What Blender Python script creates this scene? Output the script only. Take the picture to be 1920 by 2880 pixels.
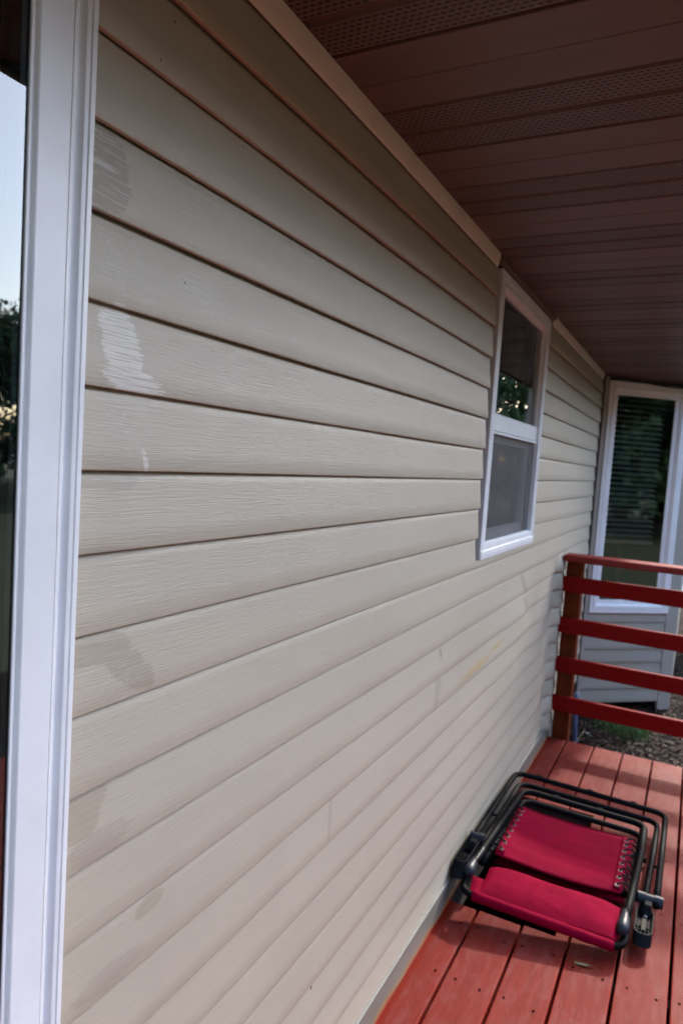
import bpy, math, random
from mathutils import Vector, Matrix

for o in list(bpy.data.objects):
    bpy.data.objects.remove(o)
scene = bpy.context.scene
C = scene.collection
R = math.radians
Z0 = 1.49            # heights below are measured from the camera's reference line; the deck top lies at 0 in the world
DECK = -1.49
GROUND = -1.69

# ------------------------------------------------------------------ camera
cam_data = bpy.data.cameras.new('camera')
cam = bpy.data.objects.new('camera', cam_data)
C.objects.link(cam)
scene.camera = cam
cam_data.sensor_fit = 'VERTICAL'
cam_data.sensor_height = 36.0
cam_data.lens = 24.284
cam_data.clip_start = 0.02
cam_data.clip_end = 600
pit, rol, yaw = 0.0755336, 0.0667077, 0.4743450
fw = Vector((-math.sin(yaw)*math.cos(pit), math.cos(yaw)*math.cos(pit), -math.sin(pit)))
r0 = fw.cross(Vector((0, 0, 1))).normalized()
u0 = r0.cross(fw)
rt = r0*math.cos(rol) + u0*math.sin(rol)
up = u0*math.cos(rol) - r0*math.sin(rol)
mw = Matrix((rt, up, -fw)).transposed().to_4x4()
mw.translation = Vector((0.6509, 0.0, 0.0332 + Z0))
cam.matrix_world = mw
cam_data.dof.use_dof = True
cam_data.dof.focus_distance = 1.05
cam_data.dof.aperture_fstop = 5.6

# ------------------------------------------------------------------ light
SUN_EL, SUN_AZ = R(33.2), R(12.3)
world = bpy.data.worlds.new('World')
scene.world = world
world.use_nodes = True
wn = world.node_tree
bg = wn.nodes['Background']
sky = wn.nodes.new('ShaderNodeTexSky')
sky.sky_type = 'NISHITA'
sky.sun_disc = False
sky.sun_elevation = SUN_EL
sky.sun_rotation = SUN_AZ
sky.air_density = 1.0
sky.dust_density = 1.9
sky.ozone_density = 1.0
bg.inputs['Strength'].default_value = 0.15
wn.links.new(sky.outputs[0], bg.inputs['Color'])
sd = bpy.data.lights.new('sun', 'SUN')
sd.energy = 0.8
sd.angle = R(2.0)
sd.color = (1.0, 0.93, 0.84)
sun = bpy.data.objects.new('sun', sd)
C.objects.link(sun)
S = Vector((math.cos(SUN_EL)*math.sin(SUN_AZ), math.cos(SUN_EL)*math.cos(SUN_AZ), math.sin(SUN_EL)))
sun.rotation_euler = S.to_track_quat('Z', 'Y').to_euler()
sun.location = (8, 30, 25)

vs = scene.view_settings
vs.view_transform = 'Standard'
vs.look = 'None'
vs.exposure = 2.75
vs.gamma = 1.0
vs.use_curve_mapping = False
scene.render.engine = 'CYCLES'
cy = scene.cycles
cy.use_denoising = True
try:
    cy.denoiser = 'OPENIMAGEDENOISE'
except Exception:
    pass
cy.use_adaptive_sampling = True
cy.adaptive_threshold = 0.015
cy.max_bounces = 8
cy.diffuse_bounces = 4
cy.glossy_bounces = 4
cy.transparent_max_bounces = 16
cy.sample_clamp_indirect = 6.0

# ------------------------------------------------------------------ node helpers
class NT:
    def __init__(s, name):
        s.mat = bpy.data.materials.new(name)
        s.mat.use_nodes = True
        s.t = s.mat.node_tree
        s.b = s.t.nodes['Principled BSDF']
        s.out = s.t.nodes['Material Output']
        s._pos = None
    def n(s, typ, **kw):
        nd = s.t.nodes.new(typ)
        for k, v in kw.items():
            setattr(nd, k, v)
        return nd
    def put(s, sock, v):
        if hasattr(v, 'is_output') or isinstance(v, bpy.types.NodeSocket):
            s.t.links.new(v, sock)
        else:
            sock.default_value = v
    def m(s, op, a, b=None, c=None, clamp=False):
        nd = s.n('ShaderNodeMath', operation=op, use_clamp=clamp)
        s.put(nd.inputs[0], a)
        if b is not None: s.put(nd.inputs[1], b)
        if c is not None: s.put(nd.inputs[2], c)
        return nd.outputs[0]
    def pos(s):
        if s._pos is None:
            g = s.n('ShaderNodeNewGeometry')
            sp = s.n('ShaderNodeSeparateXYZ')
            s.t.links.new(g.outputs['Position'], sp.inputs[0])
            s._pos = sp.outputs
            s.g = g
        return s._pos
    def vec(s, x, y, z):
        nd = s.n('ShaderNodeCombineXYZ')
        for i, v in enumerate((x, y, z)): s.put(nd.inputs[i], v)
        return nd.outputs[0]
    def noise(s, v, scale=1.0, detail=3.0, rough=0.55, dist=0.0):
        nd = s.n('ShaderNodeTexNoise')
        if v is not None: s.t.links.new(v, nd.inputs['Vector'])
        nd.inputs['Scale'].default_value = scale
        nd.inputs['Detail'].default_value = detail
        nd.inputs['Roughness'].default_value = rough
        nd.inputs['Distortion'].default_value = dist
        return nd.outputs['Fac']
    def rng(s, v, a, b, c=0.0, d=1.0, smooth=False):
        nd = s.n('ShaderNodeMapRange')
        if smooth: nd.interpolation_type = 'SMOOTHSTEP'
        s.put(nd.inputs[0], v)
        for i, q in enumerate((a, b, c, d)): s.put(nd.inputs[i+1], q)
        return nd.outputs[0]
    def mix(s, f, a, b, mode='MIX'):
        nd = s.n('ShaderNodeMix', data_type='RGBA', blend_type=mode)
        s.put(nd.inputs[0], f)
        for i, v in ((6, a), (7, b)):
            if isinstance(v, tuple): v = (v[0], v[1], v[2], 1.0)
            s.put(nd.inputs[i], v)
        return nd.outputs[2]
    def bump(s, h, strength=0.3, dist=0.002):
        nd = s.n('ShaderNodeBump')
        nd.inputs['Strength'].default_value = strength
        nd.inputs['Distance'].default_value = dist
        s.t.links.new(h, nd.inputs['Height'])
        s.t.links.new(nd.outputs[0], s.b.inputs['Normal'])
    def color(s, v):
        if isinstance(v, tuple): v = (v[0], v[1], v[2], 1.0)
        s.put(s.b.inputs['Base Color'], v)
    def rough(s, v): s.put(s.b.inputs['Roughness'], v)
    def set(s, **kw):
        for k, v in kw.items(): s.b.inputs[k].default_value = v

M = {}
def simple(name, col, rough=0.5, var=0.06, scale=30.0, bump=0.0, bscale=200.0, metallic=0.0, spec=0.5):
    t = NT(name)
    x, y, z = t.pos()
    v = t.vec(x, y, z)
    n = t.noise(v, scale, 4)
    f = t.rng(n, 0.3, 0.7, 1-var, 1+var)
    t.color(t.mix(1.0, col, t.vec(f, f, f), 'MULTIPLY'))
    t.rough(t.rng(t.noise(v, scale*1.7, 3), 0.3, 0.7, max(0.02, rough-0.06), rough+0.06))
    t.set(Metallic=metallic)
    t.b.inputs['Specular IOR Level'].default_value = spec
    if bump: t.bump(t.noise(v, bscale, 3), bump, 0.001)
    M[name] = t.mat
    return t

# --- siding
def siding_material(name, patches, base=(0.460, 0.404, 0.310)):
    t = NT(name)
    x, y, z = t.pos()
    along = t.m('ADD', y, t.m('MULTIPLY', x, 0.7))
    wob = t.noise(t.vec(t.m('MULTIPLY', along, 9.0), t.m('MULTIPLY', z, 14.0), 0.0), 1.0, 2)
    zz = t.m('ADD', z, t.m('MULTIPLY', wob, 0.010))
    gr = t.noise(t.vec(t.m('MULTIPLY', along, 11.0), t.m('MULTIPLY', zz, 470.0), 0.0), 1.0, 2.5, 0.6)
    gr2 = t.noise(t.vec(t.m('MULTIPLY', along, 30.0), t.m('MULTIPLY', zz, 820.0), 3.0), 1.0, 2, 0.6)
    gl = t.rng(gr, 0.50, 0.64, 0, 1, True)            # grain ridges
    big = t.noise(t.vec(t.m('MULTIPLY', along, 1.4), t.m('MULTIPLY', z, 3.0), 5.0), 1.0, 4)
    f = t.m('MULTIPLY', t.rng(big, 0.3, 0.7, 0.955, 1.035), t.rng(gr, 0.3, 0.7, 0.965, 1.03))
    col = t.mix(1.0, base, t.vec(f, f, t.m('MULTIPLY', f, 0.995)), 'MULTIPLY')
    dirt = t.noise(t.vec(t.m('MULTIPLY', along, 6.0), t.m('MULTIPLY', z, 2.2), 9.0), 1.0, 5)
    col = t.mix(t.rng(dirt, 0.58, 0.75, 0, 0.10), col, (0.27, 0.235, 0.19))
    bumpmask = None
    if patches:
        teeth = t.noise(t.vec(t.m('MULTIPLY', along, 22.0), t.m('MULTIPLY', zz, 430.0), 1.0), 1.0, 2)
        blob = t.noise(t.vec(t.m('MULTIPLY', along, 30.0), t.m('MULTIPLY', zz, 42.0), 2.0), 1.0, 4, 0.6)
        groups = {}
        for (cy_, cz, hy, hz, sk, soft, amt, kind) in patches:
            dz = t.m('SUBTRACT', z, cz + Z0)
            dy = t.m('SUBTRACT', t.m('SUBTRACT', y, cy_), t.m('MULTIPLY', dz, sk))
            a = t.m('POWER', t.m('DIVIDE', t.m('ABSOLUTE', dy), hy), 2.0)
            b = t.m('POWER', t.m('DIVIDE', t.m('ABSOLUTE', dz), hz), 3.0)
            d = t.m('ADD', a, b)
            d = t.m('ADD', d, t.m('MULTIPLY', t.m('SUBTRACT', blob, 0.5), amt*5.5))
            d = t.m('ADD', d, t.m('MULTIPLY', t.m('SUBTRACT', teeth, 0.5), amt*6.0))
            k = t.rng(d, 1.0 + soft, 1.0 - soft, 0, 1)
            groups[kind] = k if kind not in groups else t.m('MAXIMUM', groups[kind], k)
        if 'dark' in groups:
            col = t.mix(t.m('MULTIPLY', groups['dark'], 0.6), col, (0.285, 0.238, 0.170))
            lines = t.m('MULTIPLY', groups['dark'], t.rng(gr, 0.555, 0.60, 0, 0.85))
            col = t.mix(lines, col, (0.56, 0.53, 0.48))
        if 'tan' in groups:
            col = t.mix(t.m('MULTIPLY', groups['tan'], t.rng(gr, 0.35, 0.65, 0.70, 0.40)), col, (0.335, 0.282, 0.205))
        if 'faint' in groups:
            col = t.mix(t.m('MULTIPLY', groups['faint'], 0.45), col, (0.33, 0.28, 0.22))
        if 'scratch' in groups:
            thin = t.m('ABSOLUTE', t.m('SUBTRACT', blob, 0.5))
            lines = t.m('MAXIMUM', t.rng(gr, 0.60, 0.64, 0, 0.55), t.rng(thin, 0.016, 0.004, 0, 0.45))
            lines = t.m('MULTIPLY', lines, t.rng(teeth, 0.42, 0.56, 0, 1))
            col = t.mix(t.m('MULTIPLY', groups['scratch'], lines), col, (0.60, 0.57, 0.52))
        if 'white' in groups:
            w = t.m('MULTIPLY', groups['white'], t.rng(gr, 0.42, 0.50, 0.05, 0.90))
            col = t.mix(w, col, (0.70, 0.66, 0.575))
        if 'yellow' in groups:
            col = t.mix(t.m('MULTIPLY', groups['yellow'], 0.62), col, (0.44, 0.31, 0.12))
        if 'speck' in groups:
            col = t.mix(groups['speck'], col, (0.04, 0.035, 0.03))
    t.color(col)
    t.rough(t.rng(gr2, 0.3, 0.7, 0.40, 0.54))
    t.b.inputs['Specular IOR Level'].default_value = 0.45
    h = t.m('ADD', t.m('MULTIPLY', gr, 0.75), t.m('MULTIPLY', gr2, 0.35))
    if bumpmask is not None: h = t.m('MULTIPLY', h, bumpmask)
    t.bump(h, 0.55, 0.0014)
    M[name] = t.mat

PATCHES = [
    (0.648, 0.158, 0.032, 0.046, -0.25, 0.05, 0.32, 'white'),
    (0.668, 0.114, 0.046, 0.018, -0.9, 0.05, 0.30, 'white'),
    (0.604, 0.352, 0.044, 0.052, 0.1, 0.03, 0.22, 'dark'),
    (0.640, 0.252, 0.058, 0.044, -0.5, 0.3, 0.5, 'scratch'),
    (0.805, 0.255, 0.055, 0.030, -0.6, 0.3, 0.5, 'scratch'),
    (0.760, 0.430, 0.070, 0.030, -0.6, 0.3, 0.5, 'scratch'),
    (0.660, 0.050, 0.050, 0.040, 0.0, 0.3, 0.6, 'scratch'),
    (0.694, 0.014, 0.0045, 0.016, -0.2, 0.06, 0.25, 'white'),
    (0.625, -0.225, 0.055, 0.022, -0.5, 0.03, 0.30, 'tan'),
    (0.682, -0.262, 0.030, 0.040, -0.9, 0.03, 0.30, 'tan'),
    (0.640, -0.275, 0.060, 0.032, -0.4, 0.3, 0.5, 'scratch'),
    (0.628, -0.105+0.0, 0.060, 0.010, -0.4, 0.1, 0.40, 'faint'),
    (0.640, -0.012, 0.055, 0.012, 0.0, 0.10, 0.35, 'faint'),
    (0.612, -0.440, 0.038, 0.034, 0.4, 0.03, 0.30, 'tan'),
    (0.640, -0.490, 0.050, 0.020, 0.0, 0.2, 0.45, 'faint'),
    (0.748, -0.634, 0.028, 0.013, 0.6, 0.05, 0.2, 'tan'),
    (0.670, -0.690, 0.060, 0.016, 0.0, 0.2, 0.5, 'faint'),
    (1.320, -0.762, 0.008, 0.052, 0.15, 0.25, 0.55, 'faint'),
    (2.002, -0.660, 0.026, 0.050, 0.35, 0.05, 0.55, 'tan'),
    (2.020, -0.640, 0.016, 0.022, 0.1, 0.05, 0.45, 'tan'),
    (3.105, -0.468, 0.042, 0.055, -0.9, 0.04, 0.22, 'faint'),
    (3.175, -0.572, 0.045, 0.045, -1.2, 0.06, 0.45, 'tan'),
    (3.105, -0.468, 0.030, 0.055, -0.9, 0.06, 0.45, 'tan'),
    (2.430, -0.682, 0.160, 0.014, 5.0, 0.6, 0.25, 'yellow'),
    (2.700, -0.662, 0.090, 0.011, 5.0, 0.7, 0.25, 'yellow'),
    (1.290, -1.135, 0.0035, 0.006, 0.2, 0.1, 0.0, 'speck'),
    (0.720, 0.585, 0.0014, 0.0022, 0.2, 0.1, 0.0, 'speck'),
    (0.690, 0.520, 0.0012, 0.0018, 0.2, 0.1, 0.0, 'speck'),
    (0.760, 0.262, 0.0016, 0.0012, 0.2, 0.1, 0.0, 'speck'),
    (1.550, 0.535, 0.0022, 0.0026, 0.2, 0.1, 0.0, 'speck'),
]
for _k in range(-14, 7):
    _z = (_k + 0.5)*0.1016
    siding_material('siding_%d' % (_k + 14), [p for p in PATCHES if abs(p[1] - _z) < p[3]*1.3 + 0.055])
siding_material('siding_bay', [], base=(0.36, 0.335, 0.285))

simple('vinyl_white', (0.80, 0.81, 0.81), 0.36, 0.05, 9.0, 0.08, 400)
simple('frieze', (0.74, 0.65, 0.53), 0.45, 0.05, 9.0)
simple('channel', (0.085, 0.062, 0.050), 0.5, 0.06, 9.0)
simple('corner_trim', (0.37, 0.345, 0.30), 0.45, 0.05, 9.0)
simple('dark_room', (0.012, 0.012, 0.014), 0.9, 0.1, 2.0)
simple('sheathing', (0.10, 0.085, 0.07), 0.9, 0.1, 4.0)
simple('shingle', (0.06, 0.055, 0.05), 0.9, 0.3, 40.0)
simple('gutter', (0.10, 0.062, 0.055), 0.4, 0.08, 6.0)
simple('blind', (0.72, 0.75, 0.76), 0.5, 0.04, 8.0)
simple('spacer', (0.20, 0.22, 0.23), 0.4, 0.05, 8.0)
simple('gasket', (0.012, 0.012, 0.013), 0.5, 0.05, 8.0)
simple('cable', (0.010, 0.012, 0.010), 0.5, 0.05, 8.0)
simple('conduit', (0.09, 0.13, 0.24), 0.4, 0.12, 20.0)
simple('black_metal', (0.0045, 0.0046, 0.0052), 0.55, 0.15, 60.0, 0.06, 700, 0.0, 0.035)
simple('black_plastic', (0.0055, 0.0058, 0.0070), 0.6, 0.15, 60.0, 0.10, 900, 0.0, 0.04)
simple('grey_plastic', (0.018, 0.020, 0.027), 0.40, 0.12, 60.0, 0.06, 900, 0.0, 0.18)
simple('cord', (0.006, 0.007, 0.009), 0.7, 0.2, 300.0, 0, 1, 0.0, 0.1)
simple('steel', (0.20, 0.195, 0.18), 0.4, 0.1, 90.0, 0, 1, 0.8)
simple('label_plate', (0.060, 0.052, 0.040), 0.7, 0.1, 90.0, 0, 1, 0.0, 0.05)
simple('ac_metal', (0.30, 0.31, 0.32), 0.5, 0.1, 10.0)
simple('nail', (0.016, 0.004, 0.003), 0.8, 0.3, 200.0, 0, 1, 0.0, 0.0)
simple('bark', (0.07, 0.055, 0.04), 0.9, 0.35, 12.0, 0.6, 40)
simple('bare_wood', (0.20, 0.135, 0.060), 0.7, 0.3, 120.0, 0.3, 300)
simple('concrete', (0.28, 0.27, 0.25), 0.9, 0.2, 10.0)

# --- soffit
def soffit_material(name, vent):
    t = NT(name)
    x, y, z = t.pos()
    v = t.vec(x, y, z)
    n = t.noise(t.vec(t.m('MULTIPLY', x, 3.0), t.m('MULTIPLY', y, 14.0), 0.0), 1.0, 4)
    fine = t.noise(v, 900.0, 2)
    f = t.m('MULTIPLY', t.rng(n, 0.3, 0.7, 0.90, 1.08), t.rng(fine, 0.3, 0.7, 0.96, 1.04))
    col = t.mix(1.0, (0.138, 0.079, 0.060), t.vec(f, f, f), 'MULTIPLY')
    if vent:
        oc = t.n('ShaderNodeTexCoord')
        sp = t.n('ShaderNodeSeparateXYZ')
        t.t.links.new(oc.outputs['Object'], sp.inputs[0])
        ly = t.m('SUBTRACT', sp.outputs[1], 0.0130)
        P = 0.0108
        row = t.m('FLOOR', t.m('DIVIDE', ly, P))
        odd = t.m('MODULO', row, 2.0)
        fx = t.m('FRACT', t.m('ADD', t.m('DIVIDE', x, 0.0135), t.m('MULTIPLY', odd, 0.5)))
        fy = t.m('FRACT', t.m('DIVIDE', ly, P))
        ex = t.m('DIVIDE', t.m('ABSOLUTE', t.m('SUBTRACT', fx, 0.5)), 0.33)
        ey = t.m('DIVIDE', t.m('ABSOLUTE', t.m('SUBTRACT', fy, 0.5)), 0.21)
        d = t.m('ADD', t.m('POWER', ex, 4.0), t.m('POWER', ey, 2.0))
        hole = t.rng(d, 1.15, 0.85, 0, 1)
        inb = t.m('MULTIPLY', t.m('GREATER_THAN', ly, 0.0), t.m('LESS_THAN', ly, P*7.0))
        hole = t.m('MULTIPLY', hole, inb)
        col = t.mix(hole, col, (0.008, 0.005, 0.004))
        t.bump(t.rng(d, 2.2, 0.9, 0.0, -1.0), 0.5, 0.002)
    else:
        t.bump(n, 0.10, 0.004)
    t.color(col)
    t.rough(0.46)
    t.b.inputs['Specular IOR Level'].default_value = 0.4
    M[name] = t.mat
soffit_material('soffit_solid', False)
soffit_material('soffit_vent', True)

# --- painted timber
def paint(name, col, faded, worn=(0.36, 0.055, 0.02), grain_axis='y', wall_line=False):
    t = NT(name)
    x, y, z = t.pos()
    oi = t.n('ShaderNodeObjectInfo')
    rnd = oi.outputs['Random']
    if grain_axis == 'y': a, b, c = t.m('MULTIPLY', y, 3.0), t.m('MULTIPLY', x, 55.0), t.m('MULTIPLY', z, 55.0)
    elif grain_axis == 'x': a, b, c = t.m('MULTIPLY', x, 3.0), t.m('MULTIPLY', y, 55.0), t.m('MULTIPLY', z, 55.0)
    else: a, b, c = t.m('MULTIPLY', z, 3.0), t.m('MULTIPLY', y, 55.0), t.m('MULTIPLY', x, 55.0)
    gv = t.vec(t.m('ADD', a, t.m('MULTIPLY', rnd, 40.0)), b, c)
    gr = t.noise(gv, 1.0, 4, 0.6, 0.4)
    v = t.vec(x, y, z)
    bl = t.noise(v, 6.0, 5)
    fine = t.noise(v, 260.0, 3)
    k = t.m('ADD', t.rng(bl, 0.3, 0.7, 0.15, 0.75), t.m('MULTIPLY', t.m('SUBTRACT', rnd, 0.5), 0.35))
    colr = t.mix(k, col, faded)
    f = t.m('MULTIPLY', t.rng(gr, 0.3, 0.7, 0.82, 1.12), t.rng(fine, 0.3, 0.7, 0.92, 1.06))
    colr = t.mix(1.0, colr, t.vec(f, f, f), 'MULTIPLY')
    spots = t.noise(v, 34.0, 4, 0.65)
    colr = t.mix(t.rng(spots, 0.66, 0.74, 0, 0.55), colr, (0.085, 0.022, 0.018))
    pale = t.noise(t.vec(t.m('MULTIPLY', x, 60.0), t.m('MULTIPLY', y, 24.0), z), 1.0, 4)
    colr = t.mix(t.rng(pale, 0.70, 0.80, 0, 0.35), colr, (0.19, 0.08, 0.07))
    if wall_line:
        oc = t.n('ShaderNodeTexCoord')
        sp = t.n('ShaderNodeSeparateXYZ')
        t.t.links.new(oc.outputs['Object'], sp.inputs[0])
        edge = t.m('ADD', t.m('ABSOLUTE', sp.outputs[0]), t.m('MULTIPLY', t.m('SUBTRACT', t.noise(v, 22.0, 3), 0.5), 0.030))
        colr = t.mix(t.rng(edge, 0.060, 0.072, 0, 0.8), colr, (0.165, 0.0125, 0.0065))
        scuff = t.noise(t.vec(t.m('MULTIPLY', x, 30.0), t.m('MULTIPLY', y, 9.0), 7.0), 1.0, 5, 0.65)
        colr = t.mix(t.rng(scuff, 0.46, 0.66, 0, 0.60), colr, (0.168, 0.044, 0.038))
        e = t.m('ADD', x, t.m('MULTIPLY', t.m('SUBTRACT', t.noise(v, 14.0, 4), 0.5), 0.05))
        colr = t.mix(t.rng(e, 0.030, 0.018, 0, 0.95), colr, worn)
        # round worn spot at the gouge
        dx = t.m('DIVIDE', t.m('SUBTRACT', x, 0.472), 0.040)
        dy = t.m('DIVIDE', t.m('SUBTRACT', y, 2.215), 0.024)
        d = t.m('ADD', t.m('MULTIPLY', dx, dx), t.m('MULTIPLY', dy, dy))
        colr = t.mix(t.rng(d, 1.1, 0.8, 0, 0.75), colr, (0.165, 0.030, 0.012))
    t.color(colr)
    t.rough(t.rng(bl, 0.3, 0.7, 0.50, 0.66))
    t.b.inputs['Specular IOR Level'].default_value = 0.06
    t.bump(t.m('ADD', t.m('MULTIPLY', gr, 0.6), t.m('MULTIPLY', fine, 0.3)), 0.30, 0.0015)
    M[name] = t.mat
paint('deck_paint', (0.142, 0.0120, 0.0070), (0.160, 0.0225, 0.0160), worn=(0.150, 0.011, 0.004), wall_line=True)
paint('rail_paint', (0.185, 0.0036, 0.0034), (0.20, 0.0052, 0.0045), grain_axis='x')
paint('cap_paint', (0.20, 0.022, 0.018), (0.23, 0.040, 0.034), grain_axis='x')
paint('post_stain', (0.135, 0.028, 0.006), (0.095, 0.014, 0.005), grain_axis='z')
simple('joist_wood', (0.05, 0.022, 0.018), 0.8, 0.3, 20.0)

# --- flashing strip with paint smears
t = NT('flashing')
x, y, z = t.pos()
v = t.vec(x, y, z)
n1 = t.noise(t.vec(t.m('MULTIPLY', y, 5.0), t.m('MULTIPLY', z, 18.0), 0.0), 1.0, 5)
col = t.mix(t.rng(n1, 0.35, 0.7, 0, 0.6), (0.215, 0.210, 0.178), (0.150, 0.132, 0.095))
e = t.m('ADD', z, t.m('MULTIPLY', t.m('SUBTRACT', t.noise(t.vec(t.m('MULTIPLY', y, 9.0), 0.0, 4.0), 1.0, 4), 0.5), 0.030))
col = t.mix(t.rng(e, 0.030, 0.012, 0, 0.6), col, (0.30, 0.18, 0.06))
col = t.mix(t.rng(e, 0.010, 0.004, 0, 0.9), col, (0.34, 0.05, 0.02))
t.color(col)
t.rough(0.42)
M['flashing'] = t.mat

# --- fabric
def fabric(name, col, sheen=0.3):
    t = NT(name)
    x, y, z = t.pos()
    v = t.vec(x, y, z)
    wv = t.m('MULTIPLY', t.m('SINE', t.m('MULTIPLY', x, 2600.0)), t.m('SINE', t.m('MULTIPLY', y, 2600.0)))
    n = t.noise(v, 10.0, 5)
    dust = t.noise(v, 420.0, 2)
    f = t.m('MULTIPLY', t.rng(n, 0.3, 0.7, 0.86, 1.10), t.rng(wv, -1, 1, 0.95, 1.04))
    c = t.mix(1.0, col, t.vec(f, f, f), 'MULTIPLY')
    c = t.mix(t.rng(dust, 0.78, 0.82, 0, 0.15), c, (0.30, 0.15, 0.16))
    t.color(c)
    t.rough(0.68)
    t.b.inputs['Specular IOR Level'].default_value = 0.02
    wr = t.noise(t.vec(t.m('MULTIPLY', x, 7.0), t.m('MULTIPLY', y, 30.0), z), 1.0, 3)
    t.bump(t.m('ADD', t.m('MULTIPLY', wv, 0.06), wr), 0.45, 0.012)
    M[name] = t.mat
fabric('fabric_red', (0.205, 0.0006, 0.018))
fabric('fabric_pillow', (0.225, 0.0008, 0.020))

# --- glass: thin pane, reflection by Fresnel over a clear tint
def glass(name, ior, tint):
    t = NT(name)
    t.t.nodes.remove(t.b)
    fr = t.n('ShaderNodeFresnel')
    fr.inputs['IOR'].default_value = ior
    tr = t.n('ShaderNodeBsdfTransparent')
    tr.inputs['Color'].default_value = (*tint, 1)
    gl = t.n('ShaderNodeBsdfGlossy')
    gl.inputs['Roughness'].default_value = 0.004
    gl.inputs['Color'].default_value = (1.0, 0.98, 0.94, 1)
    mx = t.n('ShaderNodeMixShader')
    t.t.links.new(fr.outputs[0], mx.inputs[0])
    t.t.links.new(tr.outputs[0], mx.inputs[1])
    t.t.links.new(gl.outputs[0], mx.inputs[2])
    t.t.links.new(mx.outputs[0], t.out.inputs['Surface'])
    M[name] = t.mat
glass('glass', 2.1, (0.80, 0.86, 0.85))
glass('glass_dull', 1.22, (0.7, 0.75, 0.74))
# insect screen: fine weave, mostly open
t = NT('screen_mesh')
tr = t.n('ShaderNodeBsdfTransparent')
tr.inputs['Color'].default_value = (0.9, 0.9, 0.9, 1)
mx = t.n('ShaderNodeMixShader')
t.color((0.072, 0.073, 0.080)); t.rough(0.6)
mx.inputs[0].default_value = 0.62
t.t.links.new(tr.outputs[0], mx.inputs[1])
t.t.links.new(t.b.outputs[0], mx.inputs[2])
t.t.links.new(mx.outputs[0], t.out.inputs['Surface'])
M['screen_mesh'] = t.mat

# --- ground
t = NT('soil')
x, y, z = t.pos()
v = t.vec(x, y, z)
n = t.noise(v, 38.0, 6, 0.65)
n2 = t.noise(v, 5.0, 4)
col = t.mix(t.rng(n, 0.35, 0.65, 0, 1), (0.004, 0.0026, 0.0018), (0.020, 0.012, 0.008))
t.color(t.mix(t.rng(n2, 0.3, 0.7, 0, 0.5), col, (0.018, 0.011, 0.007)))
t.rough(0.95)
t.b.inputs['Specular IOR Level'].default_value = 0.1
t.bump(n, 1.0, 0.03)
M['soil'] = t.mat
t = NT('lawn')
x, y, z = t.pos()
v = t.vec(x, y, z)
n = t.noise(v, 60.0, 6, 0.7)
n2 = t.noise(v, 0.6, 4)
col = t.mix(t.rng(n, 0.3, 0.7, 0, 1), (0.018, 0.030, 0.010), (0.042, 0.055, 0.020))
t.color(t.mix(t.rng(n2, 0.4, 0.7, 0, 0.35), col, (0.075, 0.075, 0.03)))
t.rough(0.9)
t.bump(n, 0.8, 0.03)
M['lawn'] = t.mat
def varied(name, c1, c2, rough=0.85, trans=0.0):
    t = NT(name)
    g = t.n('ShaderNodeNewGeometry')
    c = t.mix(g.outputs['Random Per Island'], c1, c2)
    t.color(c)
    t.rough(rough)
    M[name] = t.mat
varied('chips', (0.010, 0.0055, 0.0035), (0.085, 0.046, 0.027))
varied('grass_blade', (0.025, 0.075, 0.010), (0.06, 0.15, 0.020), 0.6)
varied('leaf_dark', (0.020, 0.045, 0.016), (0.055, 0.10, 0.030), 0.55)
varied('leaf_mid', (0.030, 0.065, 0.020), (0.085, 0.14, 0.040), 0.55)
varied('dead_leaf', (0.10, 0.06, 0.03), (0.22, 0.14, 0.07), 0.8)

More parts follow.
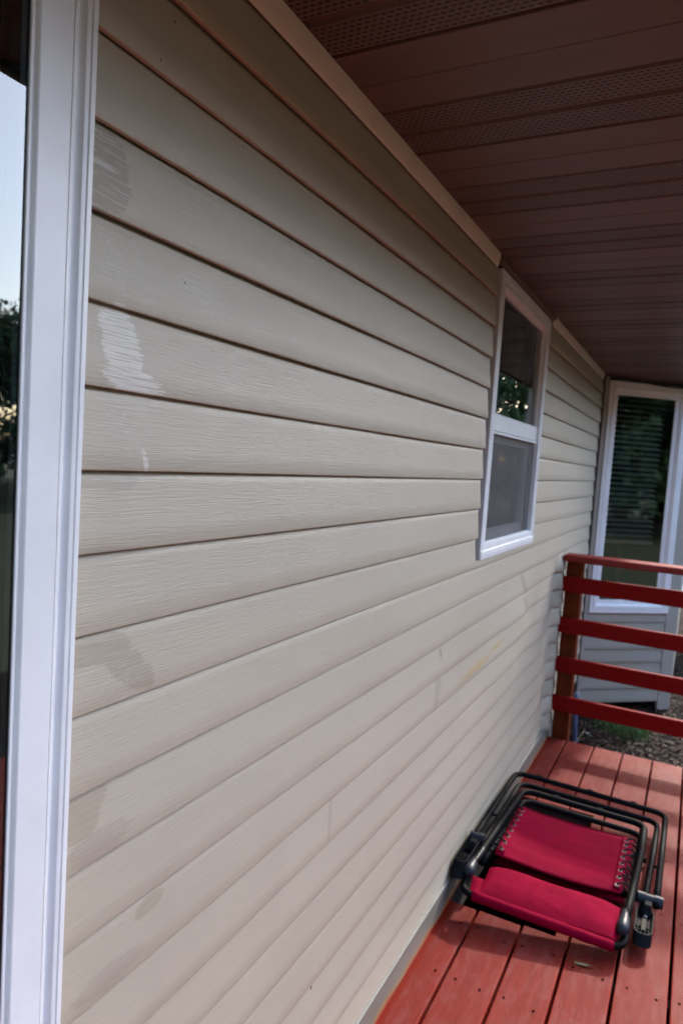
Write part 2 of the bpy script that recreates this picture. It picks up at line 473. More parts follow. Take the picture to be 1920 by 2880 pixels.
# ------------------------------------------------------------------ mesh helpers
class MB:
    def __init__(s):
        s.v = []; s.f = []
    def add(s, verts, faces):
        k = len(s.v)
        s.v += [tuple(p) for p in verts]
        s.f += [tuple(i + k for i in f) for f in faces]
        return s
    def box(s, x0, x1, y0, y1, z0, z1):
        return s.add([(x0,y0,z0),(x1,y0,z0),(x1,y1,z0),(x0,y1,z0),(x0,y0,z1),(x1,y0,z1),(x1,y1,z1),(x0,y1,z1)],
                     [(0,3,2,1),(4,5,6,7),(0,1,5,4),(1,2,6,5),(2,3,7,6),(3,0,4,7)])
    def obox(s, o, a, b, c):
        o, a, b, c = Vector(o), Vector(a), Vector(b), Vector(c)
        P = [o, o+a, o+a+b, o+b, o+c, o+a+c, o+a+b+c, o+b+c]
        fs = [(0,3,2,1),(4,5,6,7),(0,1,5,4),(1,2,6,5),(2,3,7,6),(3,0,4,7)]
        if a.cross(b).dot(c) < 0: fs = [f[::-1] for f in fs]
        return s.add(P, fs)
    def quad(s, a, b, c, d):
        return s.add([a, b, c, d], [(0, 1, 2, 3)])
    def strip(s, prof, fn, ts, closed=False, caps=False):
        """sweep: fn(p, t) -> point for each profile point and each t"""
        n = len(prof)
        V = [fn(p, q) for q in ts for p in prof]
        F = []
        for i in range(len(ts)-1):
            for j in range(n if closed else n-1):
                j2 = (j+1) % n
                F.append((i*n+j, i*n+j2, (i+1)*n+j2, (i+1)*n+j))
        if caps and closed:
            F.append(tuple(range(n))[::-1])
            F.append(tuple((len(ts)-1)*n + j for j in range(n)))
        return s.add(V, F)
    def tube(s, path, r, n=10, caps=True, radii=None):
        P = [Vector(p) for p in path]
        m = len(P)
        T = [((P[min(i+1, m-1)] - P[max(i-1, 0)]).normalized()) for i in range(m)]
        ref = Vector((0, 0, 1)) if abs(T[0].z) < 0.9 else Vector((1, 0, 0))
        nrm = (ref - T[0]*ref.dot(T[0])).normalized()
        V = []
        for i in range(m):
            nrm = (nrm - T[i]*nrm.dot(T[i])).normalized()
            bn = T[i].cross(nrm)
            rr = radii[i] if radii else r
            for k in range(n):
                a = 2*math.pi*k/n
                V.append(P[i] + nrm*math.cos(a)*rr + bn*math.sin(a)*rr)
        F = [(i*n+k, i*n+(k+1) % n, (i+1)*n+(k+1) % n, (i+1)*n+k) for i in range(m-1) for k in range(n)]
        if caps:
            F.append(tuple(range(n))[::-1]); F.append(tuple((m-1)*n+k for k in range(n)))
        return s.add(V, F)
    def build(s, name, mat, parent=None, origin=None, smooth=False, bevel=0.0, seg=2, angle=None):
        me = bpy.data.meshes.new(name)
        ox = Vector(origin) if origin is not None else Vector((0, 0, 0))
        me.from_pydata([tuple(Vector(p) - ox) for p in s.v], [], s.f)
        me.validate()
        me.materials.append(M[mat])
        if smooth:
            me.polygons.foreach_set('use_smooth', [True]*len(me.polygons))
            if angle is not None:
                try: me.set_sharp_from_angle(angle=angle)
                except Exception: pass
        me.update()
        return link(name, me, parent, ox + Vector((0, 0, Z0)), bevel, seg)

def link(name, me, parent, loc, bevel=0.0, seg=2):
    ob = bpy.data.objects.new(name, me)
    C.objects.link(ob)
    base = Vector((0, 0, 0))
    if parent is not None:
        ob.parent = parent
        p = parent
        while p is not None:
            base += p.location
            p = p.parent
    ob.location = Vector(loc) - base
    if bevel:
        md = ob.modifiers.new('bevel', 'BEVEL')
        md.width = bevel; md.segments = seg; md.limit_method = 'ANGLE'; md.angle_limit = R(40)
    return ob

def thing(name, label, cat, loc, group=None):
    o = bpy.data.objects.new(name, None)
    o.empty_display_size = 0.1
    C.objects.link(o)
    o.location = (loc[0], loc[1], loc[2] + Z0)
    return tag(o, label, cat, group)
def tag(o, label, cat=None, group=None):
    if label: o['label'] = label
    if cat: o['category'] = cat
    if group: o['group'] = group
    return o
def part_group(name, parent, loc):
    o = bpy.data.objects.new(name, None)
    o.empty_display_size = 0.05
    C.objects.link(o)
    o.parent = parent
    o.location = Vector((loc[0], loc[1], loc[2] + Z0)) - parent.location
    return o
def structure(o):
    o['kind'] = 'structure'
    return o
def frange(a, b, step):
    n = max(1, int(math.ceil((b - a)/step)))
    return [a + (b - a)*i/n for i in range(n+1)]
def rounded(points, r, n=6):
    P = [Vector(p) for p in points]
    out = [P[0]]
    for i in range(1, len(P)-1):
        a, b, c = P[i-1], P[i], P[i+1]
        d1, d2 = (a-b), (c-b)
        q = min(r, d1.length*0.49, d2.length*0.49)
        s1, s2 = b + d1.normalized()*q, b + d2.normalized()*q
        for k in range(n+1):
            u = k/n
            out.append(s1*(1-u)**2 + b*2*u*(1-u) + s2*u*u)
    out.append(P[-1])
    return out
def dense(path, step):
    out = [Vector(path[0])]
    for a, b in zip(path[:-1], path[1:]):
        a, b = Vector(a), Vector(b)
        n = max(1, int((b-a).length/step))
        out += [a + (b-a)*(k+1)/n for k in range(n)]
    return out
rng = random.Random(7)

# ================================================================== ground
zg = GROUND - 0.02
g = MB().add([(-150,-150,zg),(150,-150,zg),(150,150,zg),(-150,150,zg),(-0.5,1.6,zg),(1.2,1.6,zg),(1.2,3.8,zg),(-0.5,3.8,zg)], [(0,1,5,4),(1,2,6,5),(2,3,7,6),(3,0,4,7)])
structure(g.build('ground', 'lawn'))
mb = MB()
N = 46
xs = [-0.6 + 4.4*i/N for i in range(N+1)]; ys = [-2.2 + 13.2*i/(N*2) for i in range(N*2+1)]
V = []
for yv in ys:
    for xv in xs:
        V.append((xv, yv, (-0.7 if (-0.3 < xv < 0.36 and 2.32 < yv < 3.2) else 0.0) + GROUND + 0.004 + 0.012*math.sin(xv*9.1+yv*3.3)*math.sin(yv*7.7-xv*2.1) + rng.uniform(-0.006, 0.006)))  # bed sunk into a pit below the deck cut-out so it stays black
W_ = N+1
mb.add(V, [(j*W_+i, j*W_+i+1, (j+1)*W_+i+1, (j+1)*W_+i) for j in range(N*2) for i in range(N)])
structure(mb.build('mulch_bed', 'soil', smooth=True))
mb = MB()
for i in range(9000):
    if i < 7600: xv, yv = rng.uniform(-0.05, 1.25), rng.uniform(4.02, 7.6)
    else: xv, yv = rng.uniform(0.2, 1.6), rng.uniform(4.02, 5.6)
    L, w, h = rng.uniform(0.010, 0.036), rng.uniform(0.004, 0.012), rng.uniform(0.002, 0.005)
    a = rng.uniform(0, math.pi); tl = rng.uniform(-0.5, 0.5); rl = rng.uniform(-0.6, 0.6)
    ax = Vector((math.cos(a)*math.cos(tl), math.sin(a)*math.cos(tl), math.sin(tl)))
    bx = Vector((-math.sin(a)*math.cos(rl), math.cos(a)*math.cos(rl), math.sin(rl)))
    cx = ax.cross(bx).normalized()
    o = Vector((xv, yv, GROUND + rng.uniform(0.004, 0.026)))
    mb.obox(o - ax*L/2 - bx*w/2, ax*L, bx*w*rng.uniform(0.7, 1.2), cx*h)
chips = mb.build('wood_chips', 'chips')
chips['kind'] = 'stuff'
tag(chips, 'brown wood chip mulch scattered beside the deck and bay', 'mulch')

# ================================================================== the house
house = thing('house', 'beige vinyl sided house wall with white windows under a brown soffit', 'house', (0, 2.8, GROUND))
PITCH = 0.1016
prof_course = [(-0.021, 0.009), (-0.0155, 0.0035), (-0.009, 0.0006), (-0.004, -0.0006), (-0.0012, 0.0004), (0.0, 0.0040), (-0.0026, 0.030), (-0.0053, 0.058), (-0.0080, 0.084), (-0.0091, 0.0950), (-0.0112, 0.0990), (-0.0170, 0.1030), (-0.0188, 0.1120)]

def sstep(a, b, x):
    u = min(1, max(0, (x-a)/(b-a)))
    return u*u*(3-2*u)
def warp(yv, zv, zk, ph):
    w = 0.0009*math.sin(yv*2.3 + ph) + 0.0006*math.sin(yv*6.1 + ph*2.7)
    u = (zv - zk)/PITCH
    w *= sstep(0, 0.5, u)*0.7 + 0.5
    # heat-buckled run beside the railing post
    a = 1 - sstep(-0.50, -0.40, zv)
    if a > 0:
        yc = 3.905 + 0.045*(u-0.35)**2*2.2
        dent = -0.013*sstep(3.60, yc, yv)
        if yv > yc: dent = -0.013 + 0.032*min(1, (yv-yc)/0.09)
        if yv > yc+0.09: dent = 0.019 - 0.015*sstep(yc+0.09, yc+0.26, yv)
        w += a*dent
    b = math.exp(-((zv+0.62)/0.10)**2)
    w += b*0.010*math.exp(-((yv-3.02)/0.20)**2)
    w -= b*0.008*math.exp(-((yv-3.32)/0.14)**2)
    w += 0.006*math.exp(-((zv+0.80)/0.12)**2)*math.sin((yv-2.6)*7.0)*math.exp(-((yv-3.1)/0.5)**2)
    w += 0.004*math.exp(-((zv+1.0)/0.25)**2)*math.sin((yv-2.2)*5.0)*math.exp(-((yv-3.1)/0.6)**2)
    return w

def course(name, k, spans, P0, dr, nn, mat, parent, proud=0.0, zcut=None, do_warp=True, step=0.018, z_base=None):
    """one clapboard course; spans = [(a0, a1, lo, hi)] where lo/hi bound the height kept (fractions of a course)"""
    zk = k*PITCH if z_base is None else z_base
    ph = k*1.9 + (0.0 if z_base is None else z_base*7)
    mb = MB()
    for (a0, a1, lo, hi) in spans:
        pr = [p for p in prof_course]
        if hi < 1.05:
            hi_z = hi*PITCH
            pr = [p for i_, p in enumerate(pr) if i_ < 5 or p[1] < hi_z - 1e-4] + [(-0.0165*hi, hi_z)]
        def fn(p, q):
            zz = zk + p[1]
            w = warp(q, zz, zk, ph) if do_warp else 0.0006*math.sin(q*9+ph)
            if p[0] < -0.014 and p[1] < 0.012: w *= 0.8
            sag = 0.0008*math.sin(q*1.9 + ph) if p[1] < 0.02 else 0
            c = Vector(P0) + Vector(dr)*q + Vector(nn)*(p[0] + w + proud)
            return (c.x, c.y, zz + sag - proud*2.2)
        mb.strip(pr, fn, frange(a0, a1, step))
    return mb.build(name, mat, parent, origin=(P0[0], P0[1], zk), smooth=True, angle=R(50))

WALL = ((0, 0, 0), (0, 1, 0), (1, 0, 0))
Y_L, WY0, WY1, Y_C = 0.545, 2.296, 3.176, 5.085
laps = {6: 1.63, 5: 1.63, -4: 2.62, -5: 2.02, -6: 2.02, -7: 1.035, -8: 1.035, -11: 2.69, -12: 2.69}
laps2 = {-5: 3.41, -6: 3.43, -4: None}
for k in range(-14, 7):
    if k >= -2: runs = [(Y_L, WY0), (WY1, Y_C)]
    else: runs = [(Y_L, Y_C)]
    hi = 1.2 if k < 6 else 1.05
    for (a, b) in runs:
        cuts = [a] + [c for c in (laps.get(k), laps2.get(k)) if c and a < c < b] + [b]
        for i in range(len(cuts)-1):
            a0 = cuts[i] - (0.0 if i == 0 else 0.02)
            a1 = cuts[i+1]
            pr = 0.0005 if i < len(cuts)-2 else 0.0
            if k == -3:
                if a0 < WY0 and a1 > WY0:
                    sp = [(a0, WY0, 0, hi), (WY0, min(WY1, a1), 0, 0.24)] + ([(WY1, a1, 0, hi)] if a1 > WY1 else [])
                elif a0 < WY1 < a1: sp = [(a0, WY1, 0, 0.24), (WY1, a1, 0, hi)]
                else: sp = [(a0, a1, 0, hi)]
            else: sp = [(a0, a1, 0, hi)]
            course('siding_course', k, sp, *WALL, 'siding_%d' % (k + 14), house, proud=pr)

# flashing strip over the deck edge, with its bead
pf = [(-0.02, -1.400), (0.002, -1.400), (0.005, -1.4025), (0.0062, -1.407), (0.005, -1.4115), (0.0030, -1.414), (0.0035, -1.470), (0.006, -1.4895), (-0.02, -1.4895)]
MB().strip(pf, lambda p, q: (p[0], q, p[1]), frange(0.55, 4.08, 0.5), closed=True, caps=True).build('flashing_strip', 'flashing', house, origin=(0, 2.3, DECK))

# sheathing behind the siding, room shell behind the windows
mb = MB()
XS0, XS1 = -0.062, -0.026
def shp(y0, y1, z0, z1): MB().box(XS0, XS1, y0, y1, z0, z1).build('sheathing', 'sheathing', house, origin=(0, y0, z0))
shp(0.50, 2.325, GROUND, 0.80); shp(2.325, 3.178, GROUND, -0.268); shp(2.325, 3.178, 0.695, 0.80); shp(3.178, 5.14, GROUND, 0.80); shp(-4.0, -1.32, GROUND, 0.80)
shp(-1.32, 0.50, GROUND, -1.50)
shp(7.93, 11, GROUND, 0.80)
mb = MB()
mb.quad((-4,-4,GROUND),(-4,11,GROUND),(-4,11,0.8),(-4,-4,0.8))
mb.quad((-4,-4,GROUND),(-4,-4,0.8),(-0.03,-4,0.8),(-0.03,-4,GROUND))
mb.quad((-4,11,GROUND),(-0.03,11,GROUND),(-0.03,11,0.8),(-4,11,0.8))
mb.quad((-4,-4,GROUND),(-0.03,-4,GROUND),(-0.03,11,GROUND),(-4,11,GROUND))
mb.quad((-4,-4,0.80),(-4,11,0.80),(0.6,11,0.80),(0.6,-4,0.80))
mb.build('interior_wall', 'dark_room', house, origin=(0, 2.8, GROUND))

# ---- soffit strips
SOF = 0.735
def soffit_mesh(name, mat):
    if 'vent' in mat: pr = [(0.0, 0.010), (0.0015, 0.0072), (0.0075, 0.0066), (0.0115, 0.0), (0.0905, 0.0), (0.0940, 0.0066), (0.1000, 0.0072), (0.1016, 0.010)]
    else: pr = [(0.0, 0.010), (0.0012, 0.0012), (0.0024, 0.0), (0.0992, 0.0), (0.1004, 0.0012), (0.1016, 0.010)]
    mb = MB().strip(pr, lambda p, q: (q, p[0], p[1]), [-0.02, 0.2, 0.4, 0.615])
    me = bpy.data.meshes.new(name)
    me.from_pydata(mb.v, [], [f[::-1] for f in mb.f])
    me.materials.append(M[mat]); me.update()
    return me
sm = {True: soffit_mesh('soffit_vent_strip', 'soffit_vent'), False: soffit_mesh('soffit_strip', 'soffit_solid')}
for i in range(-24, 72):
    vent = (i % 4) in (0, 3)
    link('soffit_vent_strip' if vent else 'soffit_strip', sm[vent], house, (0, 1.003 + PITCH*i, SOF + Z0 + 0.0008*math.sin(i*12.9)))
MB().box(-0.05, 0.62, -1.5, 8.4, SOF+0.012, SOF+0.02).build('soffit_backing', 'dark_room', house, origin=(0, 2.8, SOF))
# fascia, gutter, roof
MB().box(0.616, 0.640, -1.6, 8.5, 0.722, 0.93).build('fascia', 'gutter', house, origin=(0.62, 2.8, 0.72))
gp = [(0.642, 0.905), (0.642, 0.785), (0.70, 0.785), (0.725, 0.81), (0.725, 0.85), (0.745, 0.875), (0.745, 0.905), (0.741, 0.905), (0.741, 0.877), (0.721, 0.852), (0.721, 0.812), (0.698, 0.789), (0.646, 0.789), (0.646, 0.905)]
MB().strip(gp, lambda p, q: (p[0], q, p[1]), [-1.6, 3, 8.5], closed=True, caps=True).build('gutter', 'gutter', house, origin=(0.7, 2.8, 0.8))
mb = MB().add([(0.70,-1.7,0.915),(0.70,8.6,0.915),(-4.2,8.6,2.6),(-4.2,-1.7,2.6),(0.70,-1.7,0.935),(0.70,8.6,0.935),(-4.2,8.6,2.62),(-4.2,-1.7,2.62)],
              [(0,1,2,3),(4,7,6,5),(0,4,5,1),(1,5,6,2),(2,6,7,3),(3,7,4,0)])
mb.build('roof', 'shingle', house, origin=(0, 2.8, 0.9))

# ---- frieze trim under the soffit
fz = [(-0.0010, 0.6935), (0.0004, 0.6920), (0.0020, 0.6940), (0.0045, 0.704), (0.0068, 0.715), (0.0080, 0.725), (0.0084, 0.7348)]
def frieze(y0, y1, d=0.0):
    MB().strip(fz, lambda p, q: (p[0]+d, q, p[1]-d*0.3), frange(y0, y1, 0.4)).build('frieze_trim', 'frieze', house, origin=(0, (y0+y1)/2, 0.7), smooth=True, angle=R(50))
frieze(0.50, 1.475, 0.0015); frieze(1.472, 2.262); frieze(3.190, 5.02)
# channel pieces against the kitchen window and the bay
mb = MB(); mb.box(-0.0255, -0.0205, 2.270, 2.328, -0.30, 0.70); mb.build('j_channel', 'channel', house, origin=(0, 2.3, 0))
mb = MB(); mb.box(-0.0255, -0.0205, 3.172, 3.182, -0.28, 0.70); mb.build('j_channel', 'channel', house, origin=(0, 3.18, 0))
mb = MB(); mb.box(-0.004, 0.018, 2.262, 3.190, 0.712, 0.7345); mb.build('head_channel', 'soffit_solid', house, origin=(0, 2.7, 0.72))

# ================================================================== large window at the left
lw = part_group('picture_window', house, (0, 0, DECK))
lw['label'] = 'tall white framed window at the left edge reflecting sky'
pp = [(0.566, -0.022), (0.566, 0.0225), (0.5652, 0.0245), (0.5588, 0.0250), (0.5580, 0.0222), (0.5566, 0.0222), (0.5558, 0.0250), (0.5520, 0.0248)]
for i in range(9):
    u = i/8
    pp.append((0.5505 - 0.0130*u, 0.0245 - 0.0050*math.sin(math.pi*u)))
pp += [(0.5365, 0.0250), (0.5342, 0.0252), (0.5336, 0.0225), (0.5322, 0.0225), (0.5316, 0.0262), (0.5305, 0.0268), (0.4925, 0.0268), (0.4912, 0.0262), (0.4895, 0.0215), (0.4868, 0.0215), (0.4855, 0.0248), (0.4828, 0.0248), (0.4820, 0.0240), (0.4820, -0.0220)]
def jamb(prof, name, z0, z1, mir=None):
    q = [(p[0] if mir is None else mir - p[0], p[1]) for p in prof]
    mb = MB().strip(q, lambda p, s: (p[1], p[0], s), [z0, (z0+z1)/2, z1], closed=True, caps=True)
    if mir is not None: mb.f = [f[::-1] for f in mb.f]
    return mb.build(name, 'vinyl_white', lw, origin=(0, q[0][0], z0))
jamb(pp, 'frame', DECK, 0.72)
jamb(pp, 'frame', DECK, 0.72, mir=-0.80)
MB().box(-0.022, 0.026, -1.27, 0.4815, 0.655, 0.72).build('frame', 'vinyl_white', lw, origin=(0, -0.4, 0.7), bevel=0.002)
MB().box(-0.022, 0.030, -1.27, 0.4815, DECK, DECK+0.07).build('sill', 'vinyl_white', lw, origin=(0, -0.4, DECK), bevel=0.003)
MB().box(0.0205, 0.0232, 0.4806, 0.4819, DECK+0.07, 0.655).build('gasket', 'gasket', lw, origin=(0, 0.48, 0))
MB().box(0.0060, 0.0200, 0.4745, 0.4815, DECK+0.07, 0.655).build('spacer', 'spacer', lw, origin=(0, 0.46, 0))
MB().quad((0.0222,-1.27,DECK+0.07),(0.0222,0.4815,DECK+0.07),(0.0222,0.4815,0.655),(0.0222,-1.27,0.655)).build('glass_pane', 'glass', lw, origin=(0, -0.4, 0))
MB().quad((0.0045,-1.27,DECK+0.07),(0.0045,0.4815,DECK+0.07),(0.0045,0.4815,0.655),(0.0045,-1.27,0.655)).build('glass_pane', 'glass', lw, origin=(0, -0.4, 0))

# ================================================================== double hung window
kw = part_group('double_hung_window', house, (0, 2.75, -0.28))
kw['label'] = 'white double hung window with grey insect screen in its lower half'
A0, A1, B0, B1 = 2.330, 3.174, -0.280, 0.708
def rect_frame(name, a0, a1, b0, b1, w, prof, parent, mat='vinyl_white', P0=(0, 0, 0), dr=(0, 1, 0), nn=(1, 0, 0)):
    """mitred frame: prof = [(inset, out)] swept round the rectangle"""
    mb = MB()
    P0, dr, nn = Vector(P0), Vector(dr), Vector(nn)
    corners = [(a0, b0, 1, 1), (a1, b0, -1, 1), (a1, b1, -1, -1), (a0, b1, 1, -1)]
    n = len(prof)
    V = []
    for (a, b, sa, sb) in corners:
        for (i, o) in prof:
            c = P0 + dr*(a + sa*i) + nn*o
            V.append((c.x, c.y, b + sb*i))
    F = []
    for q in range(4):
        q2 = (q+1) % 4
        for j in range(n-1):
            F.append((q*n+j, q2*n+j, q2*n+j+1, q*n+j+1))
    mb.add(V, F)
    c = P0 + dr*((a0+a1)/2)
    return mb.build(name, mat, parent, origin=(c.x, c.y, b0))
rect_frame('frame', A0, A1, B0, B1, 0.05, [(0.0, -0.024), (0.0, 0.0), (0.0015, 0.0015), (0.010, 0.0018), (0.0108, -0.0005), (0.013, -0.0005), (0.0138, 0.0018), (0.024, 0.0022), (0.026, -0.002), (0.030, -0.002), (0.031, 0.0014), (0.047, 0.0014), (0.050, 0.0005), (0.0515, -0.0015), (0.0515, -0.011), (0.0545, -0.011), (0.0545, -0.030)], kw)
MB().box(-0.034, -0.010, A0+0.055, A1-0.055, 0.172, 0.232).build('meeting_rail', 'vinyl_white', kw, origin=(0, 2.75, 0.2), bevel=0.002)
MB().box(-0.030, -0.006, A0+0.054, A1-0.054, 0.160, 0.169).build('screen_rail', 'vinyl_white', kw, origin=(0, 2.75, 0.165), bevel=0.0015)
# sloped sill
sp_ = [(-0.03, -0.228), (-0.012, -0.231), (-0.010, -0.240), (-0.001, -0.243), (0.001, -0.250), (0.0035, -0.254), (0.0045, -0.268), (0.003, -0.282), (-0.022, -0.282)]
MB().strip(sp_, lambda p, q: (p[0], q, p[1]), [A0+0.004, 2.7, A1-0.004], closed=True, caps=True).build('sill', 'vinyl_white', kw, origin=(0, 2.75, -0.25))
MB().box(-0.052, -0.040, A0+0.05, A1-0.05, 0.20, 0.245).build('sash', 'vinyl_white', kw, origin=(0, 2.75, 0.2), bevel=0.002)
rect_frame('sash', A0+0.054, A1-0.054, 0.228, B1-0.054, 0.02, [(0.0, -0.034), (0.0, -0.017), (0.006, -0.017), (0.008, -0.024)], kw)
rect_frame('sash', A0+0.054, A1-0.054, -0.235, 0.175, 0.02, [(0.0, -0.060), (0.0, -0.040), (0.040, -0.040), (0.045, -0.054)], kw)
MB().quad((-0.0225,A0+0.05,0.23),(-0.0225,A1-0.05,0.23),(-0.0225,A1-0.05,B1-0.05),(-0.0225,A0+0.05,B1-0.05)).build('glass_pane', 'glass', kw, origin=(0, 2.75, 0.45))
MB().quad((-0.036,A0+0.05,0.23),(-0.036,A1-0.05,0.23),(-0.036,A1-0.05,B1-0.05),(-0.036,A0+0.05,B1-0.05)).build('glass_pane', 'glass', kw, origin=(0, 2.75, 0.45))
MB().quad((-0.054,A0+0.05,-0.24),(-0.054,A1-0.05,-0.24),(-0.054,A1-0.05,0.18),(-0.054,A0+0.05,0.18)).build('glass_pane', 'glass_dull', kw, origin=(0, 2.75, 0))
MB().quad((-0.018,A0+0.052,-0.236),(-0.018,A1-0.052,-0.236),(-0.018,A1-0.052,0.168),(-0.018,A0+0.052,0.168)).build('insect_screen', 'screen_mesh', kw, origin=(0, 2.75, 0))
MB().box(-0.075, -0.058, A0+0.045, A0+0.054, -0.24, 0.70).build('inner_stop', 'vinyl_white', kw, origin=(0, A0, 0))
MB().box(-0.075, -0.058, A1-0.054, A1-0.045, -0.24, 0.70).build('inner_stop', 'vinyl_white', kw, origin=(0, A1, 0))

# ================================================================== bay
th = R(48.0)
BP = Vector((0.0, 5.123, 0)); BD = Vector((math.sin(th), math.cos(th), 0)); BN = Vector((math.cos(th), -math.sin(th), 0))
SB = 0.80
BC = BP + BD*SB                       # outer corner of the bay
FL = 1.75                             # length of its front
def bpt(s, o, z): 
    c = BP + BD*s + BN*o
    return (c.x, c.y, z)
BZ0, BZ1 = -0.934, 0.706
for i in range(7):
    zb = -1.600 + 0.0990*i
    hi = 1.2 if i < 6 else 0.72
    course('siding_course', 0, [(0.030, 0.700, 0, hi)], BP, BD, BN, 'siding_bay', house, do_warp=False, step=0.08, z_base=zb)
mb = MB()
def bwall(s0, s1, z0, z1): mb.obox(bpt(s0, -0.055, z0), BD*(s1-s0), BN*0.030, Vector((0, 0, z1-z0)))
bwall(0.0, SB, -1.60, -0.90); bwall(0.0, SB, 0.69, 0.80); bwall(0.0, 0.05, -0.90, 0.69); bwall(0.69, SB-0.03, -0.90, 0.69)
BF = Vector((0, 1, 0)); BFN = Vector((1, 0, 0))
F0, F1 = 0.55, 1.60
def fwall(s0, s1, z0, z1): mb.obox((BC.x-0.055, BC.y+s0, z0), (0, s1-s0, 0), (0.030, 0, 0), (0, 0, z1-z0))
fwall(0.02, FL, -1.60, -0.90); fwall(0.02, FL, 0.69, 0.80); fwall(0.02, F0, -0.90, 0.69); fwall(F1, FL, -0.90, 0.69)
mb.add([(0, 5.13, -1.60), (BC.x-0.03, BC.y, -1.60), (BC.x-0.03, BC.y+FL, -1.60), (0, BC.y+FL+0.53, -1.60)], [(0, 1, 2, 3)])
mb.add([(BC.x-0.02, BC.y+FL-0.02, -1.6), (-0.07, BC.y+FL+0.57, -1.6), (-0.07, BC.y+FL+0.57, 0.8), (BC.x-0.02, BC.y+FL-0.02, 0.8)], [(0, 1, 2, 3)])
mb.build('bay_sheathing', 'sheathing', house, origin=(0.3, 5.5, -1.6))
# corner trims of the bay
mb = MB()
mb.obox(bpt(0.700, -0.02, -1.665), BD*(SB-0.700), BN*0.022, (0, 0, 2.395))
mb.build('corner_trim', 'corner_trim', house, origin=tuple(bpt(0.75, 0, -1.66)), bevel=0.003)
mb = MB(); mb.box(BC.x-0.020, BC.x+0.003, BC.y+0.002, BC.y+0.095, -1.665, 0.73)
mb.build('corner_trim', 'corner_trim', house, origin=(BC.x, BC.y, -1.66), bevel=0.003)
mb = MB(); mb.obox(bpt(0.004, -0.02, -1.60), BD*0.030, BN*0.026, (0, 0, 2.33))
mb.build('corner_trim', 'corner_trim', house, origin=tuple(bpt(0.02, 0, -1.6)), bevel=0.003)
mb = MB(); mb.box(-0.022, -0.012, 5.080, 5.118, -1.50, 0.70); mb.build('j_channel', 'channel', house, origin=(0, 5.1, 0))
for i in range(7):
    zb = -1.600 + 0.0990*i
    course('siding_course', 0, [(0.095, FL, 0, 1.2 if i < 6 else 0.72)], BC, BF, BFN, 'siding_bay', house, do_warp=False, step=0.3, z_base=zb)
mb = MB(); mb.box(BC.x-0.02, BC.x-0.004, BC.y+0.095, BC.y+F0, BZ0, 0.73); mb.build('bay_panel', 'corner_trim', house, origin=(BC.x, BC.y+0.3, 0))

bay_prof = [(0.0, -0.02), (0.0, 0.012), (0.002, 0.014), (0.022, 0.014), (0.024, 0.011), (0.026, 0.011), (0.028, 0.015), (0.050, 0.015), (0.052, 0.010), (0.056, 0.008), (0.058, -0.006), (0.062, -0.008), (0.064, -0.04)]
bw = part_group('bay_window', house, (0.3, 5.4, BZ0))
bw['label'] = 'angled bay window with white frame and closed horizontal blinds'
rect_frame('frame', 0.038, 0.700, BZ0, BZ1, 0.06, bay_prof, bw, P0=BP, dr=BD, nn=BN)
rect_frame('sash', 0.100, 0.636, BZ0+0.062, BZ1-0.062, 0.03, [(0.0, -0.036), (0.0, -0.012), (0.026, -0.012), (0.030, -0.020)], bw, P0=BP, dr=BD, nn=BN)
mb = MB(); mb.quad(bpt(0.10, -0.019, BZ0+0.06), bpt(0.64, -0.019, BZ0+0.06), bpt(0.64, -0.019, BZ1-0.06), bpt(0.10, -0.019, BZ1-0.06))
mb.build('glass_pane', 'glass', bw, origin=tuple(bpt(0.37, 0, 0)))
# blind
me = None
nsl = 0
zt = 0.595
while zt > -0.40:
    if me is None:
        mbs = MB()
        pr = [(-0.019, 0.010), (-0.006, 0.0045), (0.006, -0.0015), (0.019, -0.011)]
        mbs.strip(pr, lambda p, q: tuple(BD*q + BN*p[0] + Vector((0, 0, p[1]))), [-0.235, 0.0, 0.215])
        me = bpy.data.meshes.new('blind_slat'); me.from_pydata(mbs.v, [], mbs.f); me.materials.append(M['blind']); me.update()
    c = bpt(0.362, -0.090, zt)
    link('blind_slat', me, bw, (c[0], c[1], c[2] + Z0 + 0.001*math.sin(zt*77)))
    zt -= 0.0375
mb = MB(); mb.obox(bpt(0.127, -0.105, -0.440), BD*0.450, BN*0.03, (0, 0, 0.026)); mb.build('bottom_rail', 'blind', bw, origin=tuple(bpt(0.36, -0.09, -0.43)), bevel=0.003)
fwn = part_group('bay_window', house, (BC.x, BC.y+1.0, BZ0))
fwn['label'] = 'bay front window seen edge on past the grey corner trim'
rect_frame('frame', F0, F1, -0.93, 0.70, 0.06, bay_prof, fwn, P0=BC, dr=BF, nn=BFN)
MB().quad((BC.x-0.019,BC.y+F0+0.06,-0.87),(BC.x-0.019,BC.y+F1-0.06,-0.87),(BC.x-0.019,BC.y+F1-0.06,0.64),(BC.x-0.019,BC.y+F0+0.06,0.64)).build('glass_pane', 'glass', fwn, origin=(BC.x, BC.y+1, 0))

